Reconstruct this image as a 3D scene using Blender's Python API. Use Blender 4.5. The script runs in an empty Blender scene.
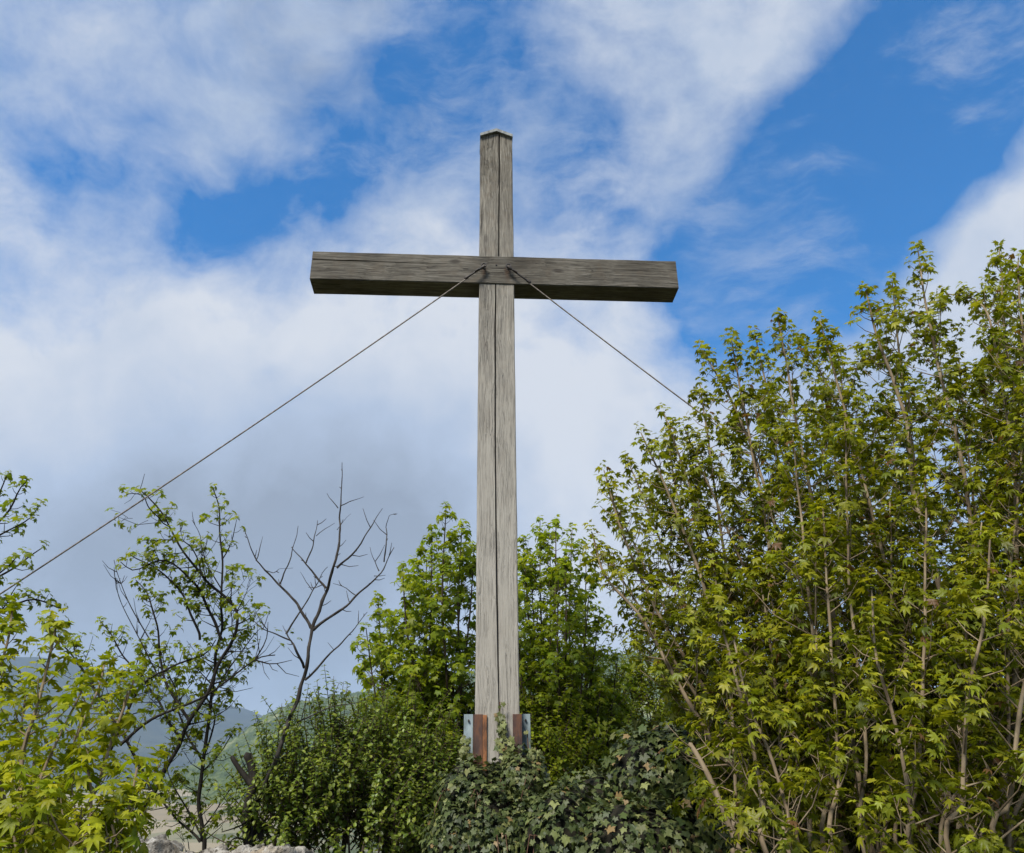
import bpy, bmesh, math, random
import numpy as np
from mathutils import Vector, Matrix, noise

# ------------------------------------------------------------------ camera
scene = bpy.context.scene
W, H = 1024, 853
F = 798.2
PITCH = math.radians(24.64)
ROLL = 0.0107
_c, _s = math.cos(PITCH), math.sin(PITCH)
_r0 = np.array([1., 0, 0]); _u0 = np.array([0, -_s, _c]); FWD = np.array([0, _c, _s])
RIGHT = math.cos(ROLL) * _r0 - math.sin(ROLL) * _u0
UP = math.sin(ROLL) * _r0 + math.cos(ROLL) * _u0
cam_data = bpy.data.cameras.new('camera')
cam = bpy.data.objects.new('camera', cam_data)
scene.collection.objects.link(cam)
cam_data.sensor_width = 36.0
cam_data.lens = F / W * 36.0
cam_data.clip_start = 0.05
cam_data.clip_end = 40000
cam.matrix_world = Matrix(((RIGHT[0], UP[0], -FWD[0], 0), (RIGHT[1], UP[1], -FWD[1], 0),
                           (RIGHT[2], UP[2], -FWD[2], 0), (0, 0, 0, 1)))
scene.camera = cam


def ray(px, py):
    d = (px - W / 2) * RIGHT + (H / 2 - py) * UP + F * FWD
    return d / np.linalg.norm(d)


def at(px, py, Y):
    d = ray(px, py)
    return d * (Y / d[1])


# ------------------------------------------------------------------ world, sun, exposure
SUN_EL, SUN_AZ = math.radians(52), math.radians(212)      # azimuth clockwise from +Y: behind the camera, to its left
world = bpy.data.worlds.new('World')
scene.world = world
world.use_nodes = True
wn = world.node_tree.nodes
wl = world.node_tree.links
wn.clear()


def wnode(t, **k):
    n = wn.new(t)
    for a, b in k.items():
        setattr(n, a, b)
    return n


def wmath(op, a, b=None, c=None, clamp=False):
    n = wnode('ShaderNodeMath', operation=op, use_clamp=clamp)
    for i, v in enumerate((a, b, c)):
        if v is None:
            continue
        if isinstance(v, (int, float)):
            n.inputs[i].default_value = v
        else:
            wl.new(v, n.inputs[i])
    return n.outputs[0]


def wmap(v, a, b, c, d, smooth=True):
    n = wnode('ShaderNodeMapRange', interpolation_type='SMOOTHSTEP' if smooth else 'LINEAR')
    wl.new(v, n.inputs[0])
    for i, x in enumerate((a, b, c, d)):
        n.inputs[i + 1].default_value = x
    return n.outputs[0]


def wnoise(vec, scale, detail, rough=0.55, off=(0, 0, 0)):
    m = wnode('ShaderNodeVectorMath', operation='ADD')
    wl.new(vec, m.inputs[0]); m.inputs[1].default_value = off
    n = wnode('ShaderNodeTexNoise')
    wl.new(m.outputs[0], n.inputs['Vector'])
    n.inputs['Scale'].default_value = scale
    n.inputs['Detail'].default_value = detail
    n.inputs['Roughness'].default_value = rough
    return n


sky = wnode('ShaderNodeTexSky', sky_type='NISHITA')
sky.sun_disc = False
sky.sun_elevation = SUN_EL
sky.sun_rotation = SUN_AZ
sky.altitude = 400
sky.air_density = 1.0
sky.dust_density = 0.3
sky.ozone_density = 2.5
tc = wnode('ShaderNodeTexCoord')
D = tc.outputs['Generated']
w1 = wnoise(D, 2.6, 4, 0.5)
w2 = wnoise(D, 9.0, 2, 0.5, (3.1, 1.7, 5.2))


def vsc(v, k):
    a = wnode('ShaderNodeVectorMath', operation='SUBTRACT')
    wl.new(v, a.inputs[0]); a.inputs[1].default_value = (.5, .5, .5)
    b = wnode('ShaderNodeVectorMath', operation='SCALE')
    wl.new(a.outputs[0], b.inputs[0]); b.inputs['Scale'].default_value = k
    return b.outputs[0]


def vadd(a, b):
    n = wnode('ShaderNodeVectorMath', operation='ADD')
    wl.new(a, n.inputs[0]); wl.new(b, n.inputs[1])
    return n.outputs[0]


DW = vadd(vadd(D, vsc(w1.outputs['Color'], 0.10)), vsc(w2.outputs['Color'], 0.045))
_nv = wnode('ShaderNodeVectorMath', operation='NORMALIZE'); wl.new(DW, _nv.inputs[0]); DW = _nv.outputs[0]


def blobs(lst):
    acc = None
    for px, py, r, w in lst:
        c = ray(px, py); a = r / F
        dp = wnode('ShaderNodeVectorMath', operation='DOT_PRODUCT')
        wl.new(DW, dp.inputs[0]); dp.inputs[1].default_value = tuple(c)
        v = wmap(dp.outputs['Value'], math.cos(a * 1.75), 1.0, 0.0, w)
        acc = v if acc is None else wmath('ADD', acc, v)
    return acc


# patches of clear sky (+) between the clouds, and thicker cloud (-)
CLEAR = [(462, 20, 62, .62), (448, 75, 56, .62), (405, 105, 56, .58), (350, 105, 45, .3), (292, 158, 50, .72), (330, 205, 45, .42), (375, 190, 45, .3), (180, 200, 52, .55), (232, 272, 52, .78),
         (215, 235, 40, .4), (40, 240, 62, .5), (280, 210, 60, .35), (120, 215, 60, .25), (340, 300, 30, .1),
         (520, 25, 50, .5), (560, 50, 38, .38), (540, 145, 62, .40), (600, 170, 60, .34), (560, 190, 70, .25), (640, 130, 60, .2), (690, 60, 60, .08),
         (1000, 20, 95, .70), (940, 35, 75, .72), (900, 85, 70, .80), (870, 140, 75, .92), (835, 195, 80, .95), (795, 245, 78, .9), (755, 285, 66, .80), (725, 325, 55, .55),
         (960, 100, 60, .6), (890, 200, 60, .55), (850, 260, 60, .5), (1010, 80, 60, .35), (770, 180, 60, .4), (700, 230, 60, .28), (690, 300, 45, .3),
         (1010, 180, 100, -.75), (950, 220, 75, -.6), (900, 270, 60, -.4), (860, 330, 70, -.3),
         (100, 480, 200, -.45), (350, 480, 200, -.45), (570, 450, 160, -.3), (250, 660, 220, -.5), (550, 620, 160, -.4),
         (150, 110, 150, .12), (60, 280, 80, .15), (560, 230, 80, .2), (330, 270, 60, .15), (650, 330, 60, .25), (130, 330, 60, .15),
         (760, 60, 70, -.3), (720, 130, 60, -.25)]
clear = wmath('MULTIPLY', blobs(CLEAR), 0.60)
st = wnode('ShaderNodeMapping'); st.inputs['Rotation'].default_value = (0, math.radians(38), 0); st.inputs['Scale'].default_value = (.55, 1.0, 1.25)
wl.new(DW, st.inputs['Vector'])
det = wnoise(st.outputs[0], 6.0, 7, 0.52, (7.3, 2.2, 0.4))
fine = wnoise(DW, 15.0, 8, 0.62, (1.3, 8.2, 4.4))
dens = wmath('SUBTRACT', 0.86, clear)
dens = wmath('ADD', dens, wmath('MULTIPLY', wmath('SUBTRACT', det.outputs['Fac'], 0.5), 1.7))
dens = wmath('ADD', dens, wmath('MULTIPLY', wmath('SUBTRACT', fine.outputs['Fac'], 0.5), 1.35))
cover = wmap(dens, 0.02, 1.08, 0.0, 0.96, False)
st2 = wnode('ShaderNodeMapping'); st2.inputs['Rotation'].default_value = (0, math.radians(-35), 0); st2.inputs['Scale'].default_value = (.45, 1.0, 1.5)
wl.new(DW, st2.inputs['Vector'])
wisp = wnoise(st2.outputs[0], 9.0, 9, 0.66, (2.3, 6.1, 9.4))
wmask = wnoise(D, 4.0, 2, 0.5, (5.3, 1.1, 3.4))
wv = wmath('MULTIPLY', wmap(wisp.outputs['Fac'], .45, .74, 0, .55), wmap(wmask.outputs['Fac'], .36, .62, 0.12, 1.0))
cover = wmath('ADD', cover, wmath('MULTIPLY', wv, wmath('SUBTRACT', 1.0, cover)))
# cloud brightness: white where the deck is lit, greyer in the thick low part
shade = wnoise(DW, 6.5, 9, 0.6, (4.4, 9.1, 2.7))
bright = blobs([(560, 430, 170, .40), (60, 380, 150, .38), (20, 400, 80, .3), (330, 330, 120, .38), (200, 330, 130, .25), (30, 20, 130, .3), (640, 40, 130, .2), (980, 200, 120, .35), (560, 300, 90, .25), (590, 520, 90, .2),
                (180, 510, 150, -.36), (330, 520, 130, -.36), (90, 450, 90, -.2), (400, 430, 100, -.22), (260, 640, 140, -.10), (430, 520, 80, -.15), (150, 120, 130, -.08)])
cb = wmath('ADD', wmath('MULTIPLY', wmath('SUBTRACT', shade.outputs['Fac'], .5), 1.5), bright)
ramp = wnode('ShaderNodeValToRGB')
wl.new(wmap(cb, -0.6, 0.6, 0, 1, False), ramp.inputs[0])
e = ramp.color_ramp.elements
e[0].position = 0.0; e[0].color = (0.195, 0.225, 0.275, 1)
e[1].position = 1.0; e[1].color = (0.47, 0.49, 0.525, 1)
m_ = ramp.color_ramp.elements.new(0.5); m_.color = (0.305, 0.36, 0.455, 1)
bg1 = wnode('ShaderNodeBackground'); bg1.inputs['Strength'].default_value = 0.13
hs = wnode('ShaderNodeHueSaturation'); hs.inputs['Saturation'].default_value = 2.1
wl.new(sky.outputs[0], hs.inputs['Color'])
wl.new(hs.outputs[0], bg1.inputs['Color'])
bg2 = wnode('ShaderNodeBackground'); bg2.inputs['Strength'].default_value = 1.0
wl.new(ramp.outputs[0], bg2.inputs['Color'])
mx = wnode('ShaderNodeMixShader')
wl.new(cover, mx.inputs[0]); wl.new(bg1.outputs[0], mx.inputs[1]); wl.new(bg2.outputs[0], mx.inputs[2])
wo = wnode('ShaderNodeOutputWorld')
wl.new(mx.outputs[0], wo.inputs['Surface'])
world.cycles.sampling_method = 'MANUAL'
world.cycles.sample_map_resolution = 512

sun_data = bpy.data.lights.new('sun', 'SUN')
sun_data.energy = 4.3
sun_data.angle = math.radians(18)
sun_data.color = (1.0, 0.95, 0.87)
sun = bpy.data.objects.new('sun', sun_data)
scene.collection.objects.link(sun)
sd = Vector((math.sin(SUN_AZ) * math.cos(SUN_EL), math.cos(SUN_AZ) * math.cos(SUN_EL), math.sin(SUN_EL)))
sun.rotation_euler = sd.to_track_quat('Z', 'Y').to_euler()
sun.location = (0, 0, 30)

vs = scene.view_settings
vs.view_transform = 'Standard'; vs.look = 'None'; vs.exposure = 0.68; vs.gamma = 1.0; vs.use_curve_mapping = False
cy = scene.cycles
cy.max_bounces = 6; cy.diffuse_bounces = 3; cy.glossy_bounces = 2; cy.transmission_bounces = 4; cy.volume_bounces = 0
cy.transparent_max_bounces = 8
cy.use_denoising = True
cy.sample_clamp_indirect = 4.0

# ------------------------------------------------------------------ helpers
col = scene.collection


def tag(o, label=None, cat=None, group=None, kind=None):
    for k, v in (('label', label), ('category', cat), ('group', group), ('kind', kind)):
        if v:
            o[k] = v
    return o


def empty(name, loc, label, cat):
    o = bpy.data.objects.new(name, None)
    o.location = loc
    o.empty_display_size = 0.1
    col.objects.link(o)
    return tag(o, label, cat)


def link_mesh(name, me, mats, parent=None):
    o = bpy.data.objects.new(name, me)
    for m in (mats if isinstance(mats, (list, tuple)) else [mats]):
        me.materials.append(m)
    col.objects.link(o)
    if parent is not None:
        o.parent = parent
        base = Vector((0, 0, 0)); p = parent
        while p is not None:
            base += p.location; p = p.parent
        me.transform(Matrix.Translation(-base))
    return o


def np_mesh(name, V, Fa, smooth=True, attr=None):
    V = np.asarray(V, dtype=np.float32); Fa = np.asarray(Fa, dtype=np.int32)
    me = bpy.data.meshes.new(name)
    n, k = Fa.shape
    me.vertices.add(len(V)); me.vertices.foreach_set('co', V.ravel())
    me.loops.add(n * k); me.loops.foreach_set('vertex_index', Fa.ravel())
    me.polygons.add(n)
    me.polygons.foreach_set('loop_start', np.arange(0, n * k, k, dtype=np.int32))
    me.polygons.foreach_set('loop_total', np.full(n, k, dtype=np.int32))
    me.polygons.foreach_set('use_smooth', np.full(n, smooth))
    if attr is not None:
        for an, av in attr.items():
            a = me.attributes.new(an, 'FLOAT', 'POINT')
            a.data.foreach_set('value', np.asarray(av, dtype=np.float32))
    me.update(calc_edges=True)
    me.validate()
    return me


def unit(v):
    return v / (np.linalg.norm(v) + 1e-9)


def catmull(P, n):
    P = [np.asarray(p, float) for p in P]
    P = [2 * P[0] - P[1]] + P + [2 * P[-1] - P[-2]]
    out = []
    for i in range(1, len(P) - 2):
        p0, p1, p2, p3 = P[i - 1:i + 3]
        for t in np.linspace(0, 1, n, endpoint=False):
            out.append(.5 * (2 * p1 + (p2 - p0) * t + (2 * p0 - 5 * p1 + 4 * p2 - p3) * t * t + (3 * p1 - p0 - 3 * p2 + p3) * t ** 3))
    out.append(P[-2])
    return np.array(out)


def resample(P, step):
    seg = np.linalg.norm(np.diff(P, axis=0), axis=1)
    L = np.concatenate([[0], np.cumsum(seg)])
    n = max(2, int(L[-1] / step) + 1)
    t = np.linspace(0, L[-1], n)
    return np.stack([np.interp(t, L, P[:, i]) for i in range(3)], 1), L[-1]


class Tubes:
    def __init__(self):
        self.V = []; self.F = []; self.n = 0

    def add(self, P, R, sides=6):
        P = np.asarray(P, float); R = np.asarray(R, float) * np.ones(len(P))
        T = np.gradient(P, axis=0)
        T /= np.linalg.norm(T, axis=1)[:, None] + 1e-9
        a = np.array([0, 0, 1.]) if abs(T[0][2]) < .9 else np.array([1., 0, 0])
        u = unit(np.cross(T[0], a))
        rings = []
        ang = np.linspace(0, 2 * np.pi, sides, endpoint=False)
        for i in range(len(P)):
            u = unit(u - T[i] * np.dot(u, T[i]))
            v = np.cross(T[i], u)
            rings.append(P[i] + R[i] * (np.cos(ang)[:, None] * u + np.sin(ang)[:, None] * v))
        V = np.concatenate(rings + [P[-1:] + T[-1] * R[-1] * .8])
        m = len(P)
        i = np.arange(m - 1)[:, None] * sides; j = np.arange(sides)[None]; j2 = (j + 1) % sides
        q = np.stack([i + j, i + j2, i + sides + j2, i + sides + j], -1).reshape(-1, 4)
        tip = m * sides
        j = np.arange(sides)
        capq = np.stack([(m - 1) * sides + j, (m - 1) * sides + (j + 1) % sides, np.full(sides, tip), np.full(sides, tip)], 1)
        self.V.append(V); self.F.append(q + self.n)
        self.caps = getattr(self, 'caps', []); self.caps.append(capq[:, :3] + self.n)
        self.n += len(V)

    def build(self, name, mat, parent=None):
        me = bpy.data.meshes.new(name)
        V = np.concatenate(self.V); Q = np.concatenate(self.F); C = np.concatenate(self.caps)
        lv = np.concatenate([Q.ravel(), C.ravel()]).astype(np.int32)
        ls = np.concatenate([np.arange(len(Q)) * 4, len(Q) * 4 + np.arange(len(C)) * 3]).astype(np.int32)
        lt = np.concatenate([np.full(len(Q), 4), np.full(len(C), 3)]).astype(np.int32)
        me.vertices.add(len(V)); me.vertices.foreach_set('co', V.astype(np.float32).ravel())
        me.loops.add(len(lv)); me.loops.foreach_set('vertex_index', lv)
        me.polygons.add(len(ls)); me.polygons.foreach_set('loop_start', ls); me.polygons.foreach_set('loop_total', lt)
        me.polygons.foreach_set('use_smooth', np.full(len(ls), True))
        me.update(calc_edges=True); me.validate()
        return link_mesh(name, me, mat, parent)


# ---- leaf shapes -------------------------------------------------
def fan(outline, center):
    V = [center] + outline
    n = len(outline)
    Fc = [(0, 1 + i, 1 + (i + 1) % n) for i in range(n)]
    return np.array(V, float), Fc


def palmate(rng, detail=True, lobes=((0, 1.0), (36, .93), (78, .62)), notch=.56, droop=.5, fold=.22, pet=.5, tilt=40, width=.20):
    """a lobed leaf on its stalk; y runs outwards, z up; the blade hangs down by tilt degrees"""
    pts = []
    L = []
    for a, r in lobes[::-1]:
        if a:
            L.append((-a, r))
    L += [(a, r) for a, r in lobes]
    prev = None
    for a, r in L:
        r = r * rng.uniform(.9, 1.08); a = a + rng.uniform(-5, 5)
        if prev is not None:
            am = (prev[0] + a) / 2; rm = notch * (prev[1] + r) / 2 * rng.uniform(.9, 1.1)
            pts.append((am, rm))
        if detail:
            wd = math.degrees(width / max(r * .68, .1)) * .75
            pts += [(a - wd, r * .66), (a, r), (a + wd, r * .66)]
        else:
            pts.append((a, r))
        prev = (a, r)
    pts = [(180, 0.02)] + pts
    out = []
    for a, r in pts:
        x = r * math.sin(math.radians(a)); y = r * math.cos(math.radians(a)) + .0
        out.append((x, y, 0))
    V, Fc = fan([np.array(p) for p in out], np.array([0, .22, 0.0]))
    rad = np.hypot(V[:, 0], V[:, 1] - .1)
    V[:, 2] = -droop * rad ** 2 * rng.uniform(.7, 1.3) + fold * np.abs(V[:, 0]) * (1 - rad * .6)
    V[:, 2] += np.array([rng.uniform(-.04, .04) for _ in V])
    V[0, 2] -= .03
    t = math.radians(tilt)
    y, z = V[:, 1].copy(), V[:, 2].copy()
    V[:, 1] = y * math.cos(t) + z * math.sin(t)
    V[:, 2] = -y * math.sin(t) + z * math.cos(t)
    V[:, 1] += pet; V[:, 2] += pet * .25
    k = len(V)
    b = .022
    P = np.array([(-b, 0, 0), (b, 0, 0), (b, pet * .55, pet * .22), (-b, pet * .55, pet * .22), (0, pet + .01, pet * .25)])
    V = np.concatenate([V, P])
    Fc = Fc + [(k, k + 1, k + 2), (k, k + 2, k + 3), (k + 3, k + 2, k + 4), (k + 4, k + 2, 1)]
    return V, np.array(Fc)


def ovate(rng, tilt=10, wd=.3):
    y = [0, .25, .6, 1.0]
    w = [0.02, wd * .8, wd, 0.0]
    V = []
    for yy, ww in zip(y, w):
        zc = -.18 * yy * yy
        V += [(-ww, yy, zc + ww * .35), (0, yy, zc), (ww, yy, zc + ww * .35)]
    V = np.array(V, float)
    V[:, 2] += np.array([rng.uniform(-.02, .02) for _ in V])
    t = math.radians(tilt)
    yv, zv = V[:, 1].copy(), V[:, 2].copy()
    V[:, 1] = yv * math.cos(t) + zv * math.sin(t); V[:, 2] = -yv * math.sin(t) + zv * math.cos(t)
    Fc = []
    for i in range(3):
        for j in range(2):
            a = i * 3 + j
            Fc += [(a, a + 1, a + 4), (a, a + 4, a + 3)]
    return V, np.array(Fc)


_r = random.Random(5)
MAPLE = [palmate(_r, True, tilt=t, droop=d) for t, d in ((-12, .4), (0, .6), (10, .5), (20, .8), (30, .5), (42, .5), (56, .5), (15, 1.0))]
MAPLE_S = [palmate(_r, False, lobes=((0, 1.), (45, .9), (95, .65)), notch=.64, droop=.6, tilt=t, pet=.45) for t in (0, 15, 30, 45, 60)]
IVY = [palmate(_r, True, lobes=((0, 1.), (62, .78), (125, .55)), notch=.68, droop=.25, fold=.12, tilt=t, pet=.25, width=.24) for t in (0, 12, 25)]
OVATE = [ovate(_r, t) for t in (0, 20, 40)]
NARROW = [ovate(_r, t, .2) for t in (0, 20, 40)]


class Leaves:
    def __init__(self, variants):
        self.var = variants
        self.I = [[] for _ in variants]

    def add(self, o, out, up, s, age, k=None, rng=random):
        """stalk starts at o, leaf points along out, upper side towards up"""
        y = unit(out); z = unit(up - y * np.dot(up, y)); x = np.cross(y, z)
        if k is None:
            k = rng.randrange(len(self.var))
        self.I[k].append(np.concatenate([o, x, y, z, [s, age]]))

    def count(self):
        return sum(len(i) for i in self.I)

    def build(self, name, mat, parent=None):
        Vs, Fs, A = [], [], []
        n = 0
        for (V, Fc), I in zip(self.var, self.I):
            if not I:
                continue
            I = np.array(I)
            M = I[:, 3:12].reshape(-1, 3, 3) * I[:, 12][:, None, None]
            P = np.einsum('vi,nij->nvj', V, M) + I[:, None, 0:3]
            nv = len(V)
            Fa = Fc[None] + (np.arange(len(I)) * nv)[:, None, None] + n
            Vs.append(P.reshape(-1, 3)); Fs.append(Fa.reshape(-1, 3))
            A.append(np.repeat(I[:, 13], nv)); n += len(I) * nv
        if not Vs:
            return None
        me = np_mesh(name, np.concatenate(Vs), np.concatenate(Fs), True, {'age': np.concatenate(A)})
        return link_mesh(name, me, mat, parent)


# ------------------------------------------------------------------ materials
class NT:
    def __init__(self, name):
        self.m = bpy.data.materials.new(name); self.m.use_nodes = True
        self.t = self.m.node_tree; self.t.nodes.clear()
        self.out = self.n('ShaderNodeOutputMaterial')

    def n(self, t, inputs=None, **k):
        nd = self.t.nodes.new(t)
        for a, b in k.items():
            setattr(nd, a, b)
        for a, b in (inputs or {}).items():
            if hasattr(b, 'is_linked') or hasattr(b, 'links'):
                self.t.links.new(b, nd.inputs[a])
            else:
                nd.inputs[a].default_value = b
        return nd

    def link(self, a, b):
        self.t.links.new(a, b)

    def ramp(self, fac, stops):
        r = self.n('ShaderNodeValToRGB', {'Fac': fac})
        el = r.color_ramp.elements
        while len(el) > 1:
            el.remove(el[-1])
        el[0].position = stops[0][0]; el[0].color = (*stops[0][1], 1)
        for p, c in stops[1:]:
            x = el.new(p); x.color = (*c, 1)
        return r.outputs['Color']

    def math(self, op, a, b=0.0, clamp=False):
        return self.n('ShaderNodeMath', {0: a, 1: b}, operation=op, use_clamp=clamp).outputs[0]

    def noise(self, vec, scale, detail=4, rough=.55):
        return self.n('ShaderNodeTexNoise', {'Vector': vec, 'Scale': scale, 'Detail': detail, 'Roughness': rough}).outputs['Fac']

    def coords(self, scale=(1, 1, 1)):
        c = self.n('ShaderNodeTexCoord')
        return self.n('ShaderNodeMapping', {'Vector': c.outputs['Object'], 'Scale': scale}).outputs[0]

    def mix(self, f, a, b, mode='MIX'):
        m = self.n('ShaderNodeMix', data_type='RGBA', blend_type=mode)
        for i, v in ((0, f), (6, a), (7, b)):
            if hasattr(v, 'links'):
                self.link(v, m.inputs[i])
            else:
                m.inputs[i].default_value = v if i == 0 else (*v, 1)
        return m.outputs[2]

    def bump(self, h, strength=.4, dist=.01):
        return self.n('ShaderNodeBump', {'Height': h, 'Strength': strength, 'Distance': dist}).outputs[0]

    def surf(self, s):
        self.link(s, self.out.inputs['Surface']); return self.m

    def principled(self, base, rough=.8, normal=None, spec=.3, metal=0.0):
        ins = {'Base Color': base if hasattr(base, 'links') else (*base, 1), 'Roughness': rough, 'Specular IOR Level': spec, 'Metallic': metal}
        p = self.n('ShaderNodeBsdfPrincipled', ins)
        if normal is not None:
            self.link(normal, p.inputs['Normal'])
        return p.outputs[0]


def leaf_material(name, old, mid, young, trans=.35, rough=.42, spec=.35, dead=None):
    t = NT(name)
    at_ = t.n('ShaderNodeAttribute', attribute_name='age')
    g = t.n('ShaderNodeNewGeometry')
    isl = g.outputs['Random Per Island']
    a = t.math('ADD', at_.outputs['Fac'], t.math('MULTIPLY', t.math('SUBTRACT', isl, .5), .5), True)
    c = t.ramp(a, [(0, old), (.5, mid), (1, young)])
    co = t.coords()
    nz = t.noise(co, 38, 3)
    c = t.mix(t.math('MULTIPLY', nz, .25), c, tuple(x * .55 for x in mid))
    # each leaf differs a little in strength of colour
    v = t.math('ADD', .72, t.math('MULTIPLY', t.math('FRACT', t.math('MULTIPLY', isl, 17.31)), .56))
    c = t.n('ShaderNodeHueSaturation', {'Color': c, 'Value': v, 'Saturation': 1.0, 'Hue': t.math('ADD', .485, t.math('MULTIPLY', t.math('FRACT', t.math('MULTIPLY', isl, 7.7)), .03))}).outputs[0]
    if dead:
        dm = t.math('GREATER_THAN', t.math('FRACT', t.math('MULTIPLY', isl, 31.7)), dead[0])
        c = t.mix(dm, c, dead[1])
    bmp = t.bump(t.noise(co, 160, 2), .25, .004)
    p = t.principled(c, rough, bmp, spec)
    tc_ = t.mix(1.0, c, (1.0, 1.0, .45), 'MULTIPLY')
    tr = t.n('ShaderNodeBsdfTranslucent', {'Color': tc_}).outputs[0]
    s = t.n('ShaderNodeMixShader', {0: trans, 1: p, 2: tr}).outputs[0]
    return t.surf(s)


def bark_material(name, a, b, c, scale=30, along=(1, 1, .18), bump=.5):
    t = NT(name)
    co = t.coords(along)
    n1 = t.noise(co, scale, 5, .6)
    n2 = t.noise(t.coords(), 7, 3)
    f = t.math('ADD', t.math('MULTIPLY', n1, .75), t.math('MULTIPLY', n2, .35))
    cc = t.ramp(f, [(.32, a), (.55, b), (.75, c)])
    return t.surf(t.principled(cc, .85, t.bump(n1, bump, .004), .2))


def wood_material(name, axis, wash=1.0, dark=.0):
    """weathered grey timber, grain along the given axis"""
    t = NT(name)
    sc = [1, 1, 1]; sc[axis] = .035
    sc2 = [1, 1, 1]; sc2[axis] = .012
    wob = t.n('ShaderNodeTexNoise', {'Vector': t.coords(), 'Scale': 2.6, 'Detail': 3.0}).outputs['Color']
    wob = t.n('ShaderNodeVectorMath', {0: t.n('ShaderNodeVectorMath', {0: wob, 1: (.5, .5, .5)}, operation='SUBTRACT').outputs[0], 'Scale': .05}, operation='SCALE').outputs[0]
    raw = t.n('ShaderNodeVectorMath', {0: t.n('ShaderNodeTexCoord').outputs['Object'], 1: wob}, operation='ADD').outputs[0]
    co = t.n('ShaderNodeMapping', {'Vector': raw, 'Scale': tuple(sc)}).outputs[0]
    co2 = t.n('ShaderNodeMapping', {'Vector': raw, 'Scale': tuple(sc2)}).outputs[0]
    ks = [2.6, 2.6, 2.6]; ks[axis] = 1.1
    kv = t.n('ShaderNodeTexVoronoi', {'Vector': t.n('ShaderNodeMapping', {'Vector': raw, 'Scale': tuple(ks)}).outputs[0], 'Scale': 1.6})
    knot = t.n('ShaderNodeMapRange', {0: kv.outputs['Distance'], 1: .11, 2: .05}).outputs[0]
    g1 = t.noise(co, 95, 7, .66)
    g2 = t.noise(co2, 210, 5, .65)
    big = t.noise(t.coords(), 2.2, 4, .6)
    med = t.noise(t.coords(), 9, 5, .65)
    f = t.math('ADD', t.math('MULTIPLY', g1, .62), t.math('MULTIPLY', g2, .38))
    c = t.ramp(f, [(.36, (.028, .024, .019)), (.44, (.115, .104, .083)), (.53, (.20, .183, .148)), (.63, (.32, .297, .25))])
    c = t.mix(t.math('MULTIPLY', t.n('ShaderNodeMapRange', {0: big, 1: .42, 2: .68}).outputs[0], .75), c, (.40, .385, .35), 'MULTIPLY')
    # brownish and greenish weathering
    c = t.mix(t.math('MULTIPLY', t.n('ShaderNodeMapRange', {0: med, 1: .5, 2: .75}).outputs[0], .30), c, (.17, .115, .066))
    # fine dark checks along the grain
    wv = t.noise(co2, 75, 3, .5)
    ck = t.n('ShaderNodeMapRange', {0: t.math('ABSOLUTE', t.math('SUBTRACT', wv, .5)), 1: .0, 2: .018}).outputs[0]
    ckm = t.n('ShaderNodeMapRange', {0: t.noise(t.coords(tuple([1 if i != axis else .3 for i in range(3)])), 5, 2), 1: .47, 2: .56}).outputs[0]
    ckf = t.math('MULTIPLY', t.math('SUBTRACT', 1.0, ck), ckm, True)
    c = t.mix(t.math('MULTIPLY', ckf, .85), c, (.018, .016, .014))
    c = t.mix(t.math('MULTIPLY', knot, .75), c, (.035, .028, .022))
    if dark:
        c = t.mix(dark, c, (.05, .045, .04), 'MIX')
    # upright turns gradually paler from the top down
    if axis == 2:
        gp = t.n('ShaderNodeTexCoord')
        z = t.n('ShaderNodeSeparateXYZ', {0: gp.outputs['Object']}).outputs['Z']
        k = t.n('ShaderNodeMapRange', {0: t.math('ADD', z, t.math('MULTIPLY', med, .8)), 1: 5.6, 2: 1.9}).outputs[0]
        c = t.mix(t.math('MULTIPLY', k, .62 * wash), c, (.47, .44, .385))
        c = t.mix(t.math('MULTIPLY', t.math('SUBTRACT', 1.0, t.n('ShaderNodeMapRange', {0: f, 1: .32, 2: .5}).outputs[0]), .6), c, (.06, .052, .044))
    if axis == 0:
        # rust runs under the two eye bolts
        sp = t.n('ShaderNodeSeparateXYZ', {0: raw})
        for x0 in (-.105, .093):
            dx = t.math('ABSOLUTE', t.math('SUBTRACT', sp.outputs[0], x0))
            wd = t.n('ShaderNodeMapRange', {0: t.math('ADD', dx, t.math('MULTIPLY', t.math('SUBTRACT', med, .5), .05)), 1: .030, 2: .006}).outputs[0]
            top = t.n('ShaderNodeMapRange', {0: sp.outputs[2], 1: 3.885, 2: 3.872}).outputs[0]
            low = t.n('ShaderNodeMapRange', {0: sp.outputs[2], 1: 3.72, 2: 3.83}).outputs[0]
            c = t.mix(t.math('MULTIPLY', t.math('MULTIPLY', wd, top), t.math('MULTIPLY', low, .7)), c, (.055, .032, .02))
    h = t.math('SUBTRACT', f, t.math('MULTIPLY', ckf, .8))
    return t.surf(t.principled(c, .88, t.bump(h, .75, .008), .18))


def metal_material(name, a, b, c, scale=18, rough=.7, bump=.3, metal=0.0):
    t = NT(name)
    n1 = t.noise(t.coords((1, 1, .35)), scale, 6, .65)
    cc = t.ramp(n1, [(.35, a), (.5, b), (.66, c)])
    return t.surf(t.principled(cc, rough, t.bump(n1, bump, .003), .4, metal))


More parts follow.
